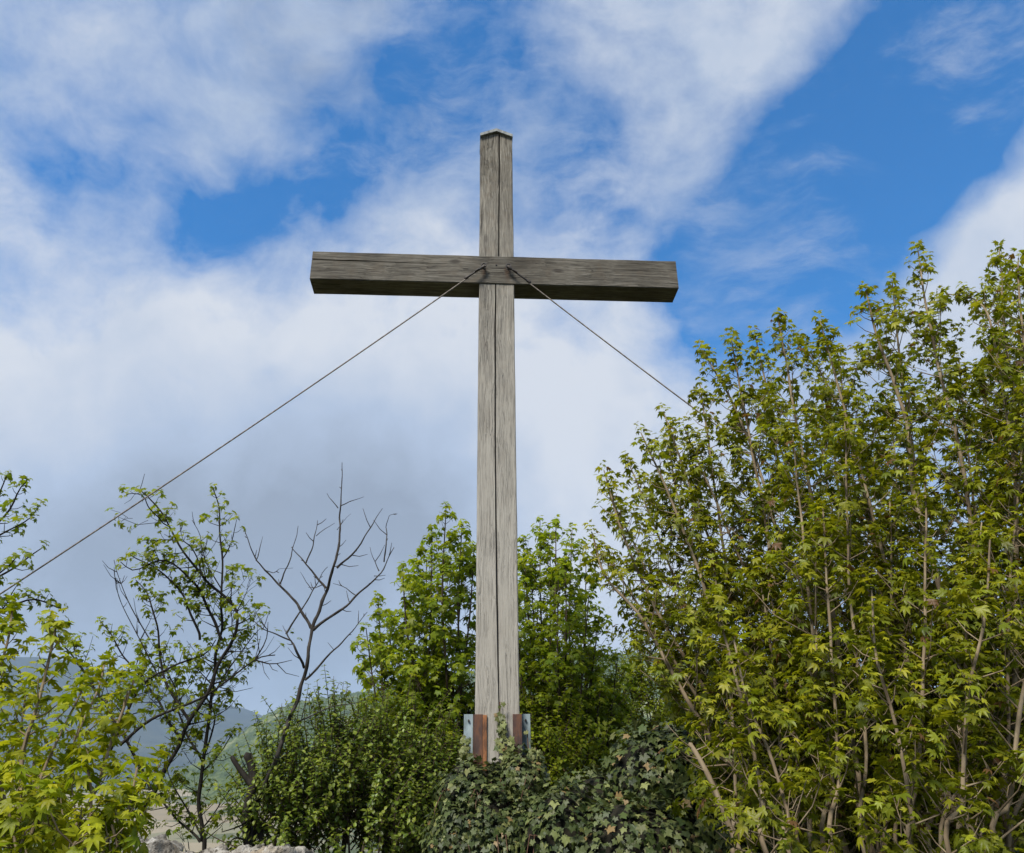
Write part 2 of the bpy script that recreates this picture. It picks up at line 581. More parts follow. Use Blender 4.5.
M_POST = wood_material('weathered_timber_upright', 2)
M_ARM = wood_material('weathered_timber_arm', 0, dark=.36)
M_CAP = metal_material('weathered_zinc', (.10, .105, .10), (.20, .21, .20), (.33, .35, .33), 30)
M_RUST = metal_material('rusty_steel', (.035, .022, .02), (.075, .04, .03), (.17, .07, .03), 16)
M_ORANGE = metal_material('orange_rust', (.09, .04, .02), (.22, .09, .035), (.36, .15, .055), 40)
M_BLUE = metal_material('pale_blue_painted_steel', (.10, .12, .12), (.24, .30, .32), (.33, .40, .42), 14, .7)
M_IRON = metal_material('dark_iron', (.015, .014, .013), (.035, .03, .027), (.07, .05, .04), 40, .6)
M_CABLE = metal_material('steel_cable', (.06, .048, .038), (.15, .122, .098), (.26, .22, .18), 60, .6)
M_BARK_PALE = bark_material('pale_brown_bark', (.075, .052, .032), (.185, .14, .088), (.31, .25, .165), 26)
M_BARK_GREY = bark_material('grey_bark', (.014, .012, .010), (.037, .032, .027), (.095, .085, .073), 38, bump=.9)
M_BARK_DARK = bark_material('dark_bark', (.009, .008, .006), (.019, .016, .012), (.038, .033, .026), 34, bump=.9)
M_BARK_BROWN = bark_material('brown_bark', (.03, .02, .014), (.075, .054, .038), (.13, .10, .075), 28)
M_TWIG = bark_material('reddish_twig', (.05, .022, .015), (.11, .062, .04), (.19, .13, .085), 40)
L_RIGHT = leaf_material('maple_leaf_olive', (.065, .085, .006), (.175, .198, .010), (.35, .355, .02), .48, .42, .3, dead=(.98, (.15, .08, .03)))
L_FRONT = leaf_material('maple_leaf_yellow_green', (.11, .165, .006), (.22, .265, .008), (.36, .37, .015), .45, .45, .22)
L_MID = leaf_material('maple_leaf_green', (.09, .145, .008), (.20, .265, .014), (.32, .37, .02), .58, .45, .25)
L_DARKLEAF = leaf_material('tree_leaf_green', (.09, .135, .008), (.18, .235, .012), (.28, .32, .02), .55, .45, .25)
L_PRIVET = leaf_material('privet_leaf', (.055, .095, .010), (.13, .185, .02), (.26, .31, .04), .42, .4, .4)
L_IVY = leaf_material('ivy_leaf', (.022, .036, .009), (.062, .082, .019), (.20, .215, .075), .15, .5, .3, dead=(.975, (.19, .13, .05)))
L_IVYNEW = leaf_material('young_ivy_leaf', (.07, .10, .03), (.13, .17, .05), (.2, .24, .08), .2, .38, .45)

# ------------------------------------------------------------------ ground, hills
GZ = -1.5


def ground_z(x, y):
    r = math.hypot(x, y)
    if r < 11:
        return GZ + .05 * noise.noise(Vector((x * .7, y * .7, 0)))
    z = np.interp(r, [11, 16, 40, 120, 300, 450, 620, 800, 1000, 1250, 1600, 2200, 6000], [GZ, -3, -10, -24, -40, -42, -36, -24, -8, 6, 10, 0, -20])
    k = min(1, (r - 11) / 300)
    return float(z) + k * 7 * noise.fractal(Vector((x / 240, y / 240, 3.3)), 1.0, 2.0, 4)


def build_ground():
    na = 320
    rad = np.concatenate([[.4, 1, 2, 4, 6, 8, 10, 11.5], np.geomspace(13, 6200, 150)])
    V = [(0, 0, GZ)]; Q = []
    ang = np.linspace(0, 2 * np.pi, na, endpoint=False)
    for r in rad:
        for a in ang:
            x, y = r * math.sin(a), r * math.cos(a)
            V.append((x, y, ground_z(x, y)))
    Q = []
    for i in range(len(rad) - 1):
        for j in range(na):
            a = 1 + i * na + j; b = 1 + i * na + (j + 1) % na
            Q.append((a, b, b + na, a + na))
    for j in range(na):
        Q.append((0, 1 + (j + 1) % na, 1 + j, 1 + j))
    Fq = [q if q[2] != q[3] else q[:3] for q in Q]
    me = bpy.data.meshes.new('ground'); me.from_pydata(V, [], [f[::-1] for f in Fq]); me.update()
    for p in me.polygons:
        p.use_smooth = True
    t = NT('earth_and_fields')
    co = t.coords()
    vor = t.n('ShaderNodeTexVoronoi', {'Vector': t.n('ShaderNodeMapping', {'Vector': co, 'Scale': (.0042, .009, .004)}).outputs[0], 'Scale': 1.0})
    cell = t.n('ShaderNodeSeparateXYZ', {0: vor.outputs['Color']}).outputs[0]
    fld = t.ramp(cell, [(0, (.24, .19, .125)), (.3, (.30, .25, .17)), (.5, (.11, .13, .065)), (.62, (.27, .23, .15)), (.8, (.13, .125, .10)), (1, (.33, .28, .2))])
    fld = t.mix(t.math('MULTIPLY', t.noise(co, .06, 6, .65), .5), fld, (.10, .10, .06))
    scrub = t.n('ShaderNodeMapRange', {0: t.noise(co, .013, 6, .65), 1: .52, 2: .58}).outputs[0]
    fld = t.mix(scrub, fld, (.06, .075, .03))
    near = t.ramp(t.noise(co, 3.0, 6, .65), [(.35, (.025, .022, .014)), (.55, (.05, .048, .022)), (.7, (.075, .08, .03))])
    ln = t.n('ShaderNodeVectorMath', {0: co}, operation='LENGTH').outputs['Value']
    c = t.mix(t.n('ShaderNodeMapRange', {0: ln, 1: 60, 2: 180}).outputs[0], near, fld)
    o = link_mesh('ground', me, t.surf(t.principled(c, .95, None, .1)))
    tag(o, kind='structure')


build_ground()


def contour_fn(pts):
    A, E = [], []
    for px, py in pts:
        d = ray(px, py)
        A.append(math.atan2(d[0], d[1])); E.append(math.atan2(d[2], math.hypot(d[0], d[1])))
    return lambda a: float(np.interp(a, A, E))


def ridge(name, pts, R, r_in, r_out, na, nr, amp, canopy, mat, base, seed):
    fn = contour_fn(pts)
    AZ = np.linspace(-1.35, 1.35, na)
    rr = np.concatenate([np.linspace(r_in, R, nr), np.linspace(R, r_out, 14)[1:]])
    V = []
    for i, r in enumerate(rr):
        for a in AZ:
            x, y = r * math.sin(a), r * math.cos(a)
            top = R * math.tan(fn(a)) + amp * noise.fractal(Vector((a * 9, seed, 0)), 1., 2., 4)
            k = (r - r_in) / (R - r_in) if r <= R else 1 - .7 * (r - R) / (r_out - R)
            k = max(0, k); k = k ** .85 if r <= R else k
            gully = noise.fractal(Vector((x / (R * .16), y / (R * .16), seed)), 1., 2., 5)
            z = base + (top - base) * k + gully * amp * 1.8 * math.sin(min(1, k) * math.pi) ** .7
            if canopy:
                c = noise.fractal(Vector((x / 11, y / 26, seed)), .8, 2., 3)
                z += canopy * c * min(1, k * 6)
            V.append((x, y, z))
    m = len(rr)
    i = np.arange(m - 1)[:, None] * na; j = np.arange(na - 1)[None]
    Q = np.stack([i + j, i + j + 1, i + na + j + 1, i + na + j], -1).reshape(-1, 4)[:, ::-1]
    me = np_mesh(name, V, Q)
    o = link_mesh(name, me, mat)
    tag(o, kind='structure')
    return o


def forest_material(name, a, b, c, sc, grass):
    t = NT(name)
    co = t.coords()
    n1 = t.noise(co, sc, 6, .65); n2 = t.noise(co, sc * .09, 5, .6)
    cc = t.ramp(t.math('ADD', t.math('MULTIPLY', n1, .6), t.math('MULTIPLY', n2, .4)), [(.36, a), (.5, b), (.64, c)])
    g = t.n('ShaderNodeMapRange', {0: n2, 1: .56, 2: .62}).outputs[0]
    cc = t.mix(g, cc, grass)
    return t.surf(t.principled(cc, .95, t.bump(n1, .8, 4), .05))


ridge('green_hill', [(-200, 800), (150, 790), (215, 752), (240, 735), (265, 716), (290, 703), (330, 697), (380, 690), (430, 680), (520, 665), (618, 655),
                     (650, 653), (720, 660), (850, 680), (1024, 700), (1300, 720)], 1800, 950, 2600, 900, 170, 6, 9,
      forest_material('wooded_hill', (.014, .026, .008), (.055, .08, .022), (.13, .15, .055), .075, (.17, .18, .08)), -20, 2.2)
ridge('blue_mountain', [(-300, 640), (0, 655), (60, 660), (120, 668), (180, 690), (222, 704), (241, 707), (261, 714), (271, 719), (300, 722), (400, 730), (700, 715), (1024, 740), (1300, 730)],
      4600, 3000, 5900, 420, 50, 30, 0, forest_material('far_wooded_mountain', (.010, .018, .014), (.018, .03, .022), (.035, .045, .03), .02, (.04, .05, .035)), -60, 7.7)

# haze round the whole scene
bm = bmesh.new()
bmesh.ops.create_cube(bm, size=1.0)
me = bpy.data.meshes.new('haze')
bm.to_mesh(me); bm.free()
t = NT('haze')
pv = t.n('ShaderNodeVolumePrincipled', {'Color': (.60, .77, 1.0, 1), 'Density': 1.3e-4, 'Anisotropy': 0.0})
t.link(pv.outputs[0], t.out.inputs['Volume'])
haze = link_mesh('haze', me, t.m)
haze.scale = (12800, 12800, 900)
haze.location = (0, 0, 900 / 2 - 110)
tag(haze, kind='stuff')

# ------------------------------------------------------------------ the cross
CX, CY, YAW = -0.1109, 5.3564, 0.0627
HW = 0.14
Z_AT, Z_AB, Z_TOP = 3.9866, 3.7179, 5.2701
T_ARM = 0.2016
cross = empty('wooden_cross', (CX, CY, GZ), 'tall weathered grey timber cross standing in ivy with steel brackets at its foot', 'cross')
cross.rotation_euler = (0, 0, YAW)


def cross_part(name, bm_, mat, parent=cross, bevel=0):
    """geometry in the cross's own axes: x along the arm, y away from the camera, z above eye level"""
    me_ = bpy.data.meshes.new(name)
    if bevel:
        bmesh.ops.bevel(bm_, geom=bm_.edges[:], offset=bevel, segments=2, affect='EDGES', profile=.6)
    bmesh.ops.recalc_face_normals(bm_, faces=bm_.faces[:])
    bm_.to_mesh(me_); bm_.free()
    o = bpy.data.objects.new(name, me_); me_.materials.append(mat)
    col.objects.link(o); o.parent = parent
    if parent is cross:
        o.location = (0, 0, -GZ)
    return o


def bm_box(bm_, x0, x1, y0, y1, z0, z1):
    v = [bm_.verts.new(p) for p in ((x0, y0, z0), (x1, y0, z0), (x1, y1, z0), (x0, y1, z0), (x0, y0, z1), (x1, y0, z1), (x1, y1, z1), (x0, y1, z1))]
    for f in ((0, 3, 2, 1), (4, 5, 6, 7), (0, 1, 5, 4), (1, 2, 6, 5), (2, 3, 7, 6), (3, 0, 4, 7)):
        bm_.faces.new([v[i] for i in f])


def beam(n0, n1, step, section, axis, endpeak=None):
    """loft a closed section along an axis; section(s) gives a list of 2-D points"""
    bm_ = bmesh.new()
    S = np.arange(n0, n1 + 1e-6, (n1 - n0) / max(1, round((n1 - n0) / step)))
    rings = []
    for s in S:
        ring = []
        for a, b in section(s):
            if axis == 2:
                z = s
                if endpeak is not None and s == S[-1]:
                    z = s + endpeak(a)
                ring.append(bm_.verts.new((a, b, z)))
            else:
                ring.append(bm_.verts.new((s, a, b)))
        rings.append(ring)
    n = len(rings[0])
    for r0, r1 in zip(rings[:-1], rings[1:]):
        for j in range(n):
            bm_.faces.new((r0[j], r0[(j + 1) % n], r1[(j + 1) % n], r1[j]))
    bm_.faces.new(rings[0][::-1]); bm_.faces.new(rings[-1])
    return bm_


T_POST = 0.20


def post_section(s):
    wob = .0022 * noise.noise(Vector((3.3, s * 3, 0)))
    wob2 = .0022 * noise.noise(Vector((9.3, s * 3, 0)))
    # long drying crack down the middle, wandering a little
    cx = .016 + .010 * math.sin((s - 3.9) * .9) + .004 * noise.noise(Vector((1.2, s * 2.4, 5))) + (-.022 if s < 3.85 else 0) + max(0, 3.2 - s) * .006
    cw = .0062 + .0024 * noise.noise(Vector((4.2, s * 1.7, 5)))
    if s < 1.0:
        cw *= max(.15, (s + .3) / 1.3)
    cd = .05
    ch = .006 + .003 * noise.noise(Vector((2.1, s * 5, 1)))
    L, R_ = -HW + wob, HW + wob2
    return [(L, ch), (L + ch, 0), (-.07, .001), (cx - cw, 0), (cx - cw * .4, cd), (cx + cw * .4, cd), (cx + cw, 0), (.08, .0008),
            (R_ - ch, 0), (R_, ch), (R_, T_POST), (L, T_POST)]


post = cross_part('upright', beam(GZ, Z_TOP, .06, post_section, 2, endpeak=lambda a: .055 * (1 - abs(a) / HW)), M_POST)


def arm_section(s):
    e_ = .0035
    top = Z_AT + .004 * noise.noise(Vector((s * 2.2, 0, 3))); bot = Z_AB + .003 * noise.noise(Vector((s * 2.2, 5, 3)))
    ch = .006 + .004 * noise.noise(Vector((s * 5, 1, 1)))
    f0 = -.009
    # a split along the upper third, deepest on the left
    zc = Z_AT - .095 - .010 * s + .006 * noise.noise(Vector((s * 2.1, 9, 1)))
    cw = max(.0004, max(0, .0045 * (-.25 - s)) + .0006 + .0022 * noise.noise(Vector((s * 4, 2, 8))))
    zr = Z_AT - .125 + .004 * noise.noise(Vector((s * 3.1, 4, 1)))
    return [(f0, bot + ch), (f0, zr - .03), (f0, zc - cw), (f0 + min(.03, cw * 9), zc - cw * .3), (f0 + min(.03, cw * 9), zc + cw * .3), (f0, zc + cw),
            (f0, top - ch), (f0 + ch, top), (T_ARM, top), (T_ARM, bot), (f0 + ch, bot)]


arm = cross_part('crossbeam', beam(-1.4835, 1.4822, .05, arm_section, 0), M_ARM)

# the gabled cap on the upright
bm = bmesh.new()
pk, ed, th, ov = .055, 0.0, .026, .004
prof = [(-HW - ov, -.003), (0, pk + .003), (HW + ov, -.003), (HW + ov, th), (0.0, pk + th + .008), (-HW - ov, th)]
fr = [bm.verts.new((x, -.024, Z_TOP + z)) for x, z in prof]
bk = [bm.verts.new((x, T_POST + .01, Z_TOP + z)) for x, z in prof]
for i in range(6):
    bm.faces.new((fr[i], fr[(i + 1) % 6], bk[(i + 1) % 6], bk[i]))
bm.faces.new((fr[0], fr[1], fr[4], fr[5])[::-1]); bm.faces.new((fr[1], fr[2], fr[3], fr[4])[::-1])
bm.faces.new((bk[0], bk[1], bk[4], bk[5])); bm.faces.new((bk[1], bk[2], bk[3], bk[4]))
cross_part('cap', bm, M_CAP)

# steel shoes at the foot: a rusty angle on each front corner, a pale painted plate behind each flank
zs = .452
for sx in (-1, 1):
    bm = bmesh.new()
    xa, xb = sorted((sx * (HW + .005), sx * (HW - .045)))
    bm_box(bm, xa, xb, -.011, -.003, GZ, zs)
    xa, xb = sorted((sx * (HW + .005), sx * (HW + .013)))
    bm_box(bm, xa, xb, -.011, T_POST * .55, GZ, zs)
    br = cross_part('angle_bracket', bm, M_RUST, bevel=.0015)
    if sx < 0:
        bm = bmesh.new()
        bm_box(bm, -HW + .046, -HW + .072, -.013, -.002, GZ, zs - .004)
        o = cross_part('bracket_edge', bm, M_ORANGE, br, bevel=.002)
    bm = bmesh.new()
    xa, xb = sorted((sx * (HW + .015), sx * (HW + .072)))
    bm_box(bm, xa, xb, .06, .072, GZ, zs + .006)
    xa, xb = sorted((sx * (HW + .061), sx * (HW + .072)))
    bm_box(bm, xa, xb, .073, .19, GZ, zs - .02)
    pl = cross_part('side_plate', bm, M_BLUE, bevel=.0015)
    for zz in (.42, .26):
        bm = bmesh.new()
        bmesh.ops.create_cone(bm, cap_ends=True, segments=6, radius1=.007, radius2=.007, depth=.012,
                              matrix=Matrix.Translation((sx * (HW + .042), .054, zz)) @ Matrix.Rotation(math.pi / 2, 4, 'X'))
        cross_part('bolt', bm, M_IRON, pl)
# eye bolts on the crossing
EYES = []
for x in (-.105, .093):
    t_ = Tubes()
    zc_ = Z_AT - .118
    t_.add([(x, .02, zc_), (x, -.035, zc_)], [.007, .007], 8)
    a_ = np.linspace(0, 2 * np.pi, 17)
    t_.add(np.stack([x + .018 * np.cos(a_), np.full(17, -.048), zc_ - .004 + .018 * np.sin(a_)], 1), .0055, 6)
    a_ = np.linspace(0, 2 * np.pi, 13)
    t_.add(np.stack([x + 0 * a_, -.007 + 0 * a_, zc_ + 0 * a_], 1) + np.stack([.013 * np.cos(a_), 0 * a_, .013 * np.sin(a_)], 1), .006, 5)
    me_ob = t_.build('eye_bolt', M_IRON)
    me_ob.parent = cross; me_ob.location = (0, 0, -GZ)
    cr, sr = math.cos(YAW), math.sin(YAW)
    EYES.append(np.array([CX + x * cr + .05 * sr, CY + x * sr - .05 * cr, zc_ - .018]))
# a small round nail plate between the eyes
t_ = Tubes(); t_.add([(-.003, .0, Z_AT - .09), (-.003, -.012, Z_AT - .09)], [.008, .007], 8)
o = t_.build('nail', M_IRON); o.parent = cross; o.location = (0, 0, -GZ)


def guy(eye, far, lab, rod):
    root = tag(empty('guy_cable', tuple(eye), lab, 'cable'), group='guy cables of the cross')
    d = unit(far - eye)
    t1 = Tubes(); t1.add([eye, eye + d * rod], [.0075, .0075], 8)
    t1.add([eye + d * (rod * .93), eye + d * (rod * 1.08)], [.013, .012], 8)
    t1.add([eye - d * .008, eye + d * .035], [.012, .012], 8)
    t1.add([eye + d * .05 + np.array([0, -.012, 0]), eye + d * .09 + np.array([0, -.012, 0])], [.007, .007], 6)
    t1.build('turnbuckle', M_IRON, root)
    t2 = Tubes()
    P = []
    L = np.linalg.norm(far - eye)
    for s in np.linspace(rod, L, 60):
        k = s / L
        P.append(eye + d * s - np.array([0, 0, .10 * 4 * k * (1 - k)]))
    t2.add(P, .0054, 7)
    t2.build('cable', M_CABLE, root)
    t3 = Tubes()
    t3.add([far + d * .35, far - d * .02], [.016, .014], 7)
    t3.build('ground_anchor', M_IRON, root)


def extend_to(p, q, z):
    d = q - p; return p + d * ((z - p[2]) / d[2])


qL = at(0, 581, 5.0); qR = at(702, 406, 5.22)
guy(EYES[0], extend_to(EYES[0], qL, -1.3), 'thin steel guy cable running from the cross down to the left edge', .18)
guy(EYES[1], extend_to(EYES[1], qR, -1.45), 'thin steel guy cable running from the cross down behind the big maple bush', .22)


# ------------------------------------------------------------------ rock ledge, lower left
def rock_ledge():
    n, m = 200, 60
    A = at(60, 846, 5.4); B = at(430, 851, 5.9)
    V = []
    for i in range(n):
        s = i / (n - 1)
        c = A + (B - A) * s
        topz = float(np.interp(s, [0, .15, .21, .34, .45, .53, .62, .72, 1], [-.32, -.26, -.235, -.285, -.32, -.29, -.35, -.48, -.65]))
        for j in range(m):
            a = j / (m - 1) * math.pi
            y = -.42 * math.cos(a) * (1 + .0)
            zz = max(0, math.sin(a)) ** .45
            p = Vector((c[0], c[1] + y, GZ + (topz - GZ) * zz))
            q = p * 3.2
            d = .075 * noise.fractal(q, .8, 2.1, 6) + .05 * noise.ridged_multi_fractal(q * .9, .9, 2.1, 4, .9, 2) - .05
            V.append((p.x + d * .5, p.y + d * (-1 if y < 0 else 1) * .8, p.z + d * (1 if zz > .6 else .2)))
    i = np.arange(n - 1)[:, None] * m; j = np.arange(m - 1)[None]
    Q = np.stack([i + j, i + j + 1, i + m + j + 1, i + m + j], -1).reshape(-1, 4)
    me_ = np_mesh('rock_ledge', V, Q[:, ::-1], True)
    t = NT('lichened_limestone')
    co = t.coords()
    n1 = t.noise(co, 9, 8, .68); n2 = t.noise(co, 28, 6, .6); n3 = t.noise(co, 3.4, 4, .6)
    c = t.ramp(n1, [(.32, (.06, .052, .042)), (.45, (.20, .18, .15)), (.56, (.33, .31, .27)), (.72, (.50, .48, .44))])
    c = t.mix(t.n('ShaderNodeMapRange', {0: n3, 1: .56, 2: .68}).outputs[0], c, (.28, .225, .15), 'MIX')
    c = t.mix(t.n('ShaderNodeMapRange', {0: n2, 1: .55, 2: .63}).outputs[0], c, (.09, .08, .065))
    o = link_mesh('rock_ledge', me_, t.surf(t.principled(c, .95, t.bump(t.math('ADD', n1, n2), .9, .03), .15)))
    tag(o, 'rough pale limestone ledge at the bottom left below the bare tree', 'rock')


rock_ledge()

# ------------------------------------------------------------------ plants
UPV = np.array([0, 0, 1.])


def rot_about(v, axis, a):
    axis = unit(axis)
    return v * math.cos(a) + np.cross(axis, v) * math.sin(a) + axis * np.dot(axis, v) * (1 - math.cos(a))


def tuft(LV, o, axis, n, size, rng, age, spread=1.0, lift=.22):
    ax = unit(axis * .6 + UPV * .4)
    a0 = rng.uniform(0, 6.28)
    p = unit(np.cross(ax, np.array([.3, .9, .1])))
    for k in range(n):
        a = a0 + k * (math.pi * .5 if n <= 4 else 2.4) + rng.uniform(-.35, .35)
        out = rot_about(p, ax, a)
        young = k / max(1, n - 1)
        out = unit(out * spread + ax * (lift + .5 * young * young + rng.uniform(-.2, .2)))
        up = unit(ax + np.array([rng.gauss(0, .25), rng.gauss(0, .25), rng.gauss(0, .12)]))
        LV.add(o + ax * .008 * k, out, up, size * rng.uniform(.55, 1.25) * (1 - .35 * young), min(1, max(0, age + .25 * young + rng.gauss(0, .12))), rng=rng)


def leafy_stem(TB, LV, path, r0, r1, rng, gap=.09, size=.05, sh=(.03, .22), ramp_len=.9, start=.15, density=1., age=.5, tn=(4, 6),
               up=.6, sides=7, sub=0.0, wig=.0, age_tip=.15, inner=.5, bare=0.0, pw=.8):
    """a woody stem with opposite side shoots that end in tufts of leaves"""
    P = catmull(path, 10)
    P, L = resample(P, .05)
    if wig:
        for i in range(1, len(P)):
            k = i / len(P)
            P[i] += wig * np.array([noise.noise(Vector((i * .21, r0 * 999 + path[0][0] * 7, 1))), noise.noise(Vector((i * .21, 7.7, path[0][0] * 5))), 0])
    R = r1 + (r0 - r1) * (1 - np.linspace(0, 1, len(P))) ** pw
    R = R * (1 + .14 * np.array([noise.noise(Vector(p * 13)) for p in P]))
    # swollen joints
    TB.add(P, R, sides)
    s = L
    a = rng.uniform(0, 6.28)
    first = True
    while s > L * start:
        i = min(len(P) - 1, int(s / L * (len(P) - 1)))
        o = P[i]; T = unit(P[i] - P[max(0, i - 1)]) if i else UPV
        dtip = L - s
        if first:
            tuft(LV, o, T, rng.randint(*tn) + 1, size, rng, age + age_tip)
            first = False
        else:
            ln0 = sh[0] + (sh[1] - sh[0]) * min(1, dtip / ramp_len)
            a += math.pi / 2 + rng.uniform(-.4, .4)
            n0 = unit(np.cross(T, np.array([.21, .93, .1])))
            for side in (0, math.pi):
                if rng.random() > density * (1 if dtip < 1.4 else max(.2, 1 - (dtip - 1.4) * inner)):
                    continue
                out = rot_about(n0, T, a + side + rng.uniform(-.3, .3))
                ln = ln0 * rng.uniform(.3, 1.35)
                d0 = unit(out + T * up + UPV * .15)
                e = o + d0 * ln
                mid = o + d0 * ln * .5 + out * ln * .06
                d1 = unit(d0 + UPV * .5)
                e = mid + d1 * ln * .5
                if ln > .04:
                    TB.add([o, mid, e], [max(.0016, min(R[i] * .5, .0022 + ln * .012)), .0022, .0014], 4)
                if rng.random() < bare:
                    continue
                tuft(LV, e, d1, rng.randint(*tn), size * rng.uniform(.85, 1.1), rng, age + (age_tip if dtip < .5 else 0) * .6 + rng.gauss(0, .08))
                if ln > .12:
                    tuft(LV, mid, d0, 2, size, rng, age - .1)
                if sub and ln > .14:
                    for q in range(2 if ln < .3 else 4):
                        k = rng.uniform(.25, .9); oo = o + (e - o) * k
                        dd = unit(rot_about(n0, T, rng.uniform(0, 6.28)) * .8 + d0 * .8 + UPV * .2)
                        l2 = ln * rng.uniform(.25, .55) * sub
                        ee = oo + dd * l2
                        TB.add([oo, (oo + ee) / 2 + np.array([0, 0, .01]), ee], [.0022, .0017, .0012], 3)
                        tuft(LV, ee, dd, rng.randint(*tn), size, rng, age + rng.gauss(0, .08))
        s -= gap * rng.uniform(.7, 1.3) * (1 if dtip > .35 else .62)


def px_path(pts, Y0, Y1):
    n = len(pts)
    return [at(x, y, Y0 + (Y1 - Y0) * i / (n - 1)) for i, (x, y) in enumerate(pts)]


# ---- the big maple bush on the right
rng = random.Random(11)
root = np.array([2.15, 3.75, GZ])
bush = empty('maple_bush', tuple(root), 'large many-stemmed maple bush with olive green leaves filling the right side', 'bush')
STEMS = [  # pixel path bottom to top, depth at bottom and top, radius
    ([(830, 870), (755, 793), (708, 734), (670, 668), (640, 615), (606, 577), (592, 532)], 3.5, 3.9, .017),
    ([(838, 880), (770, 790), (712, 700), (675, 642), (644, 585), (618, 520), (604, 470)], 3.7, 4.2, .015),
    ([(850, 870), (800, 745), (751, 660), (718, 624), (697, 567), (668, 493), (641, 432)], 3.6, 4.1, .016),
    ([(856, 880), (806, 760), (770, 680), (730, 590), (695, 500), (664, 412)], 4.0, 4.4, .014),
    ([(847, 853), (825, 738), (814, 687), (807, 643), (780, 540), (745, 430), (703, 350)], 3.3, 4.2, .015),
    ([(873, 853), (858, 775), (847, 712), (840, 665), (827, 577), (800, 440), (778, 318)], 3.2, 3.9, .015),
    ([(830, 853), (818, 793), (796, 698), (781, 639), (768, 540), (746, 420), (731, 338)], 3.5, 4.1, .014),
    ([(979, 853), (954, 808), (928, 745), (917, 705), (902, 639), (889, 577), (850, 430), (820, 320)], 3.1, 3.9, .014),
    ([(998, 853), (987, 767), (972, 716), (957, 646), (935, 569), (914, 490), (905, 416), (878, 340), (866, 290)], 3.3, 3.9, .021),
    ([(1000, 853), (985, 740), (975, 560), (957, 438), (940, 373), (925, 300), (918, 250)], 3.5, 4.0, .016),
    ([(1012, 853), (1014, 716), (1016, 562), (1012, 450), (992, 330), (975, 300), (947, 294)], 3.3, 3.8, .016),
    ([(975, 853), (990, 760), (1004, 640), (1012, 540), (1016, 420), (1005, 340), (1000, 248)], 3.6, 3.9, .013),
    ([(1040, 860), (1042, 700), (1040, 540), (1030, 400), (1020, 310), (1018, 258)], 3.2, 3.6, .015),
    ([(900, 853), (893, 760), (885, 660), (875, 540), (850, 440), (838, 352)], 3.6, 4.2, .013),
    ([(930, 860), (925, 740), (930, 600), (915, 470), (900, 360), (892, 280)], 3.8, 4.2, .014),
    ([(905, 870), (890, 780), (850, 640), (810, 520), (775, 420), (755, 336)], 3.9, 4.4, .013),
    ([(960, 870), (940, 760), (900, 640), (868, 520), (845, 420), (800, 338)], 4.0, 4.4, .013),
    ([(1060, 870), (1055, 700), (1052, 520), (1045, 400), (1040, 300), (1030, 262)], 3.5, 3.9, .014),
    ([(1090, 870), (1092, 700), (1085, 520), (1075, 400), (1070, 300)], 3.3, 3.6, .014),
    ([(1000, 870), (1010, 800), (1022, 700), (1040, 600), (1050, 480)], 2.9, 3.0, .012),
    ([(920, 880), (912, 820), (900, 740), (878, 660), (872, 590)], 2.8, 2.9, .011),
    ([(800, 880), (790, 820), (772, 760), (748, 700), (733, 640)], 2.9, 3.1, .010),
    ([(835, 875), (760, 785), (700, 700), (655, 630), (622, 580), (598, 548)], 3.6, 4.2, .011),
    ([(840, 875), (765, 775), (705, 680), (660, 600), (632, 540), (612, 500)], 3.8, 4.4, .011),
    ([(845, 875), (775, 770), (715, 670), (675, 580), (648, 510), (628, 462)], 3.9, 4.5, .011),
    ([(850, 875), (790, 770), (735, 660), (700, 570), (676, 490), (668, 440)], 3.9, 4.5, .011),
    ([(790, 870), (765, 760), (738, 650), (722, 540), (708, 440), (700, 384)], 3.7, 4.3, .012),
    ([(955, 880), (962, 800), (968, 700), (985, 620), (990, 540)], 2.8, 2.9, .011),
]
CONT = [(590, 500), (605, 470), (640, 430), (662, 410), (700, 350), (735, 338), (778, 318), (822, 318), (840, 350), (866, 290), (918, 250), (945, 295), (1000, 248), (1060, 260)]


def contour(x):
    return float(np.interp(x, [c[0] for c in CONT], [c[1] for c in CONT]))


for k in range(22):
    tx = rng.uniform(640, 1060); ty = contour(tx) + rng.uniform(40, 330)
    bx = 830 + (tx - 640) * .55 + rng.uniform(-40, 40)
    Y = rng.uniform(3.4, 4.9)
    STEMS.append(([(bx, 880), (bx * .8 + tx * .2 + rng.uniform(-10, 10), 860 * .8 + ty * .2), (bx * .45 + tx * .55 + rng.uniform(-15, 15), 860 * .45 + ty * .55), (tx, ty)], Y, Y + .3, rng.uniform(.008, .013)))
THIN = set()
for k in range(20):
    bx = 760 + k * 15 + rng.uniform(-8, 8); tx = 512 + (bx - 512) * 1.0 + (bx - 900) * .45 + rng.uniform(-30, 30); ty = max(contour(tx) + 60, rng.uniform(420, 600))
    Y = rng.uniform(2.9, 3.4)
    STEMS.append(([(bx, 885), (bx * .75 + tx * .25 + rng.uniform(-6, 6), 860 * .75 + ty * .25), (bx * .4 + tx * .6 + rng.uniform(-8, 8), 860 * .4 + ty * .6), (tx, ty)], Y, Y + .35, rng.uniform(.0085, .0125)))
    THIN.add(STEMS[-1][3])
nleaf = 0
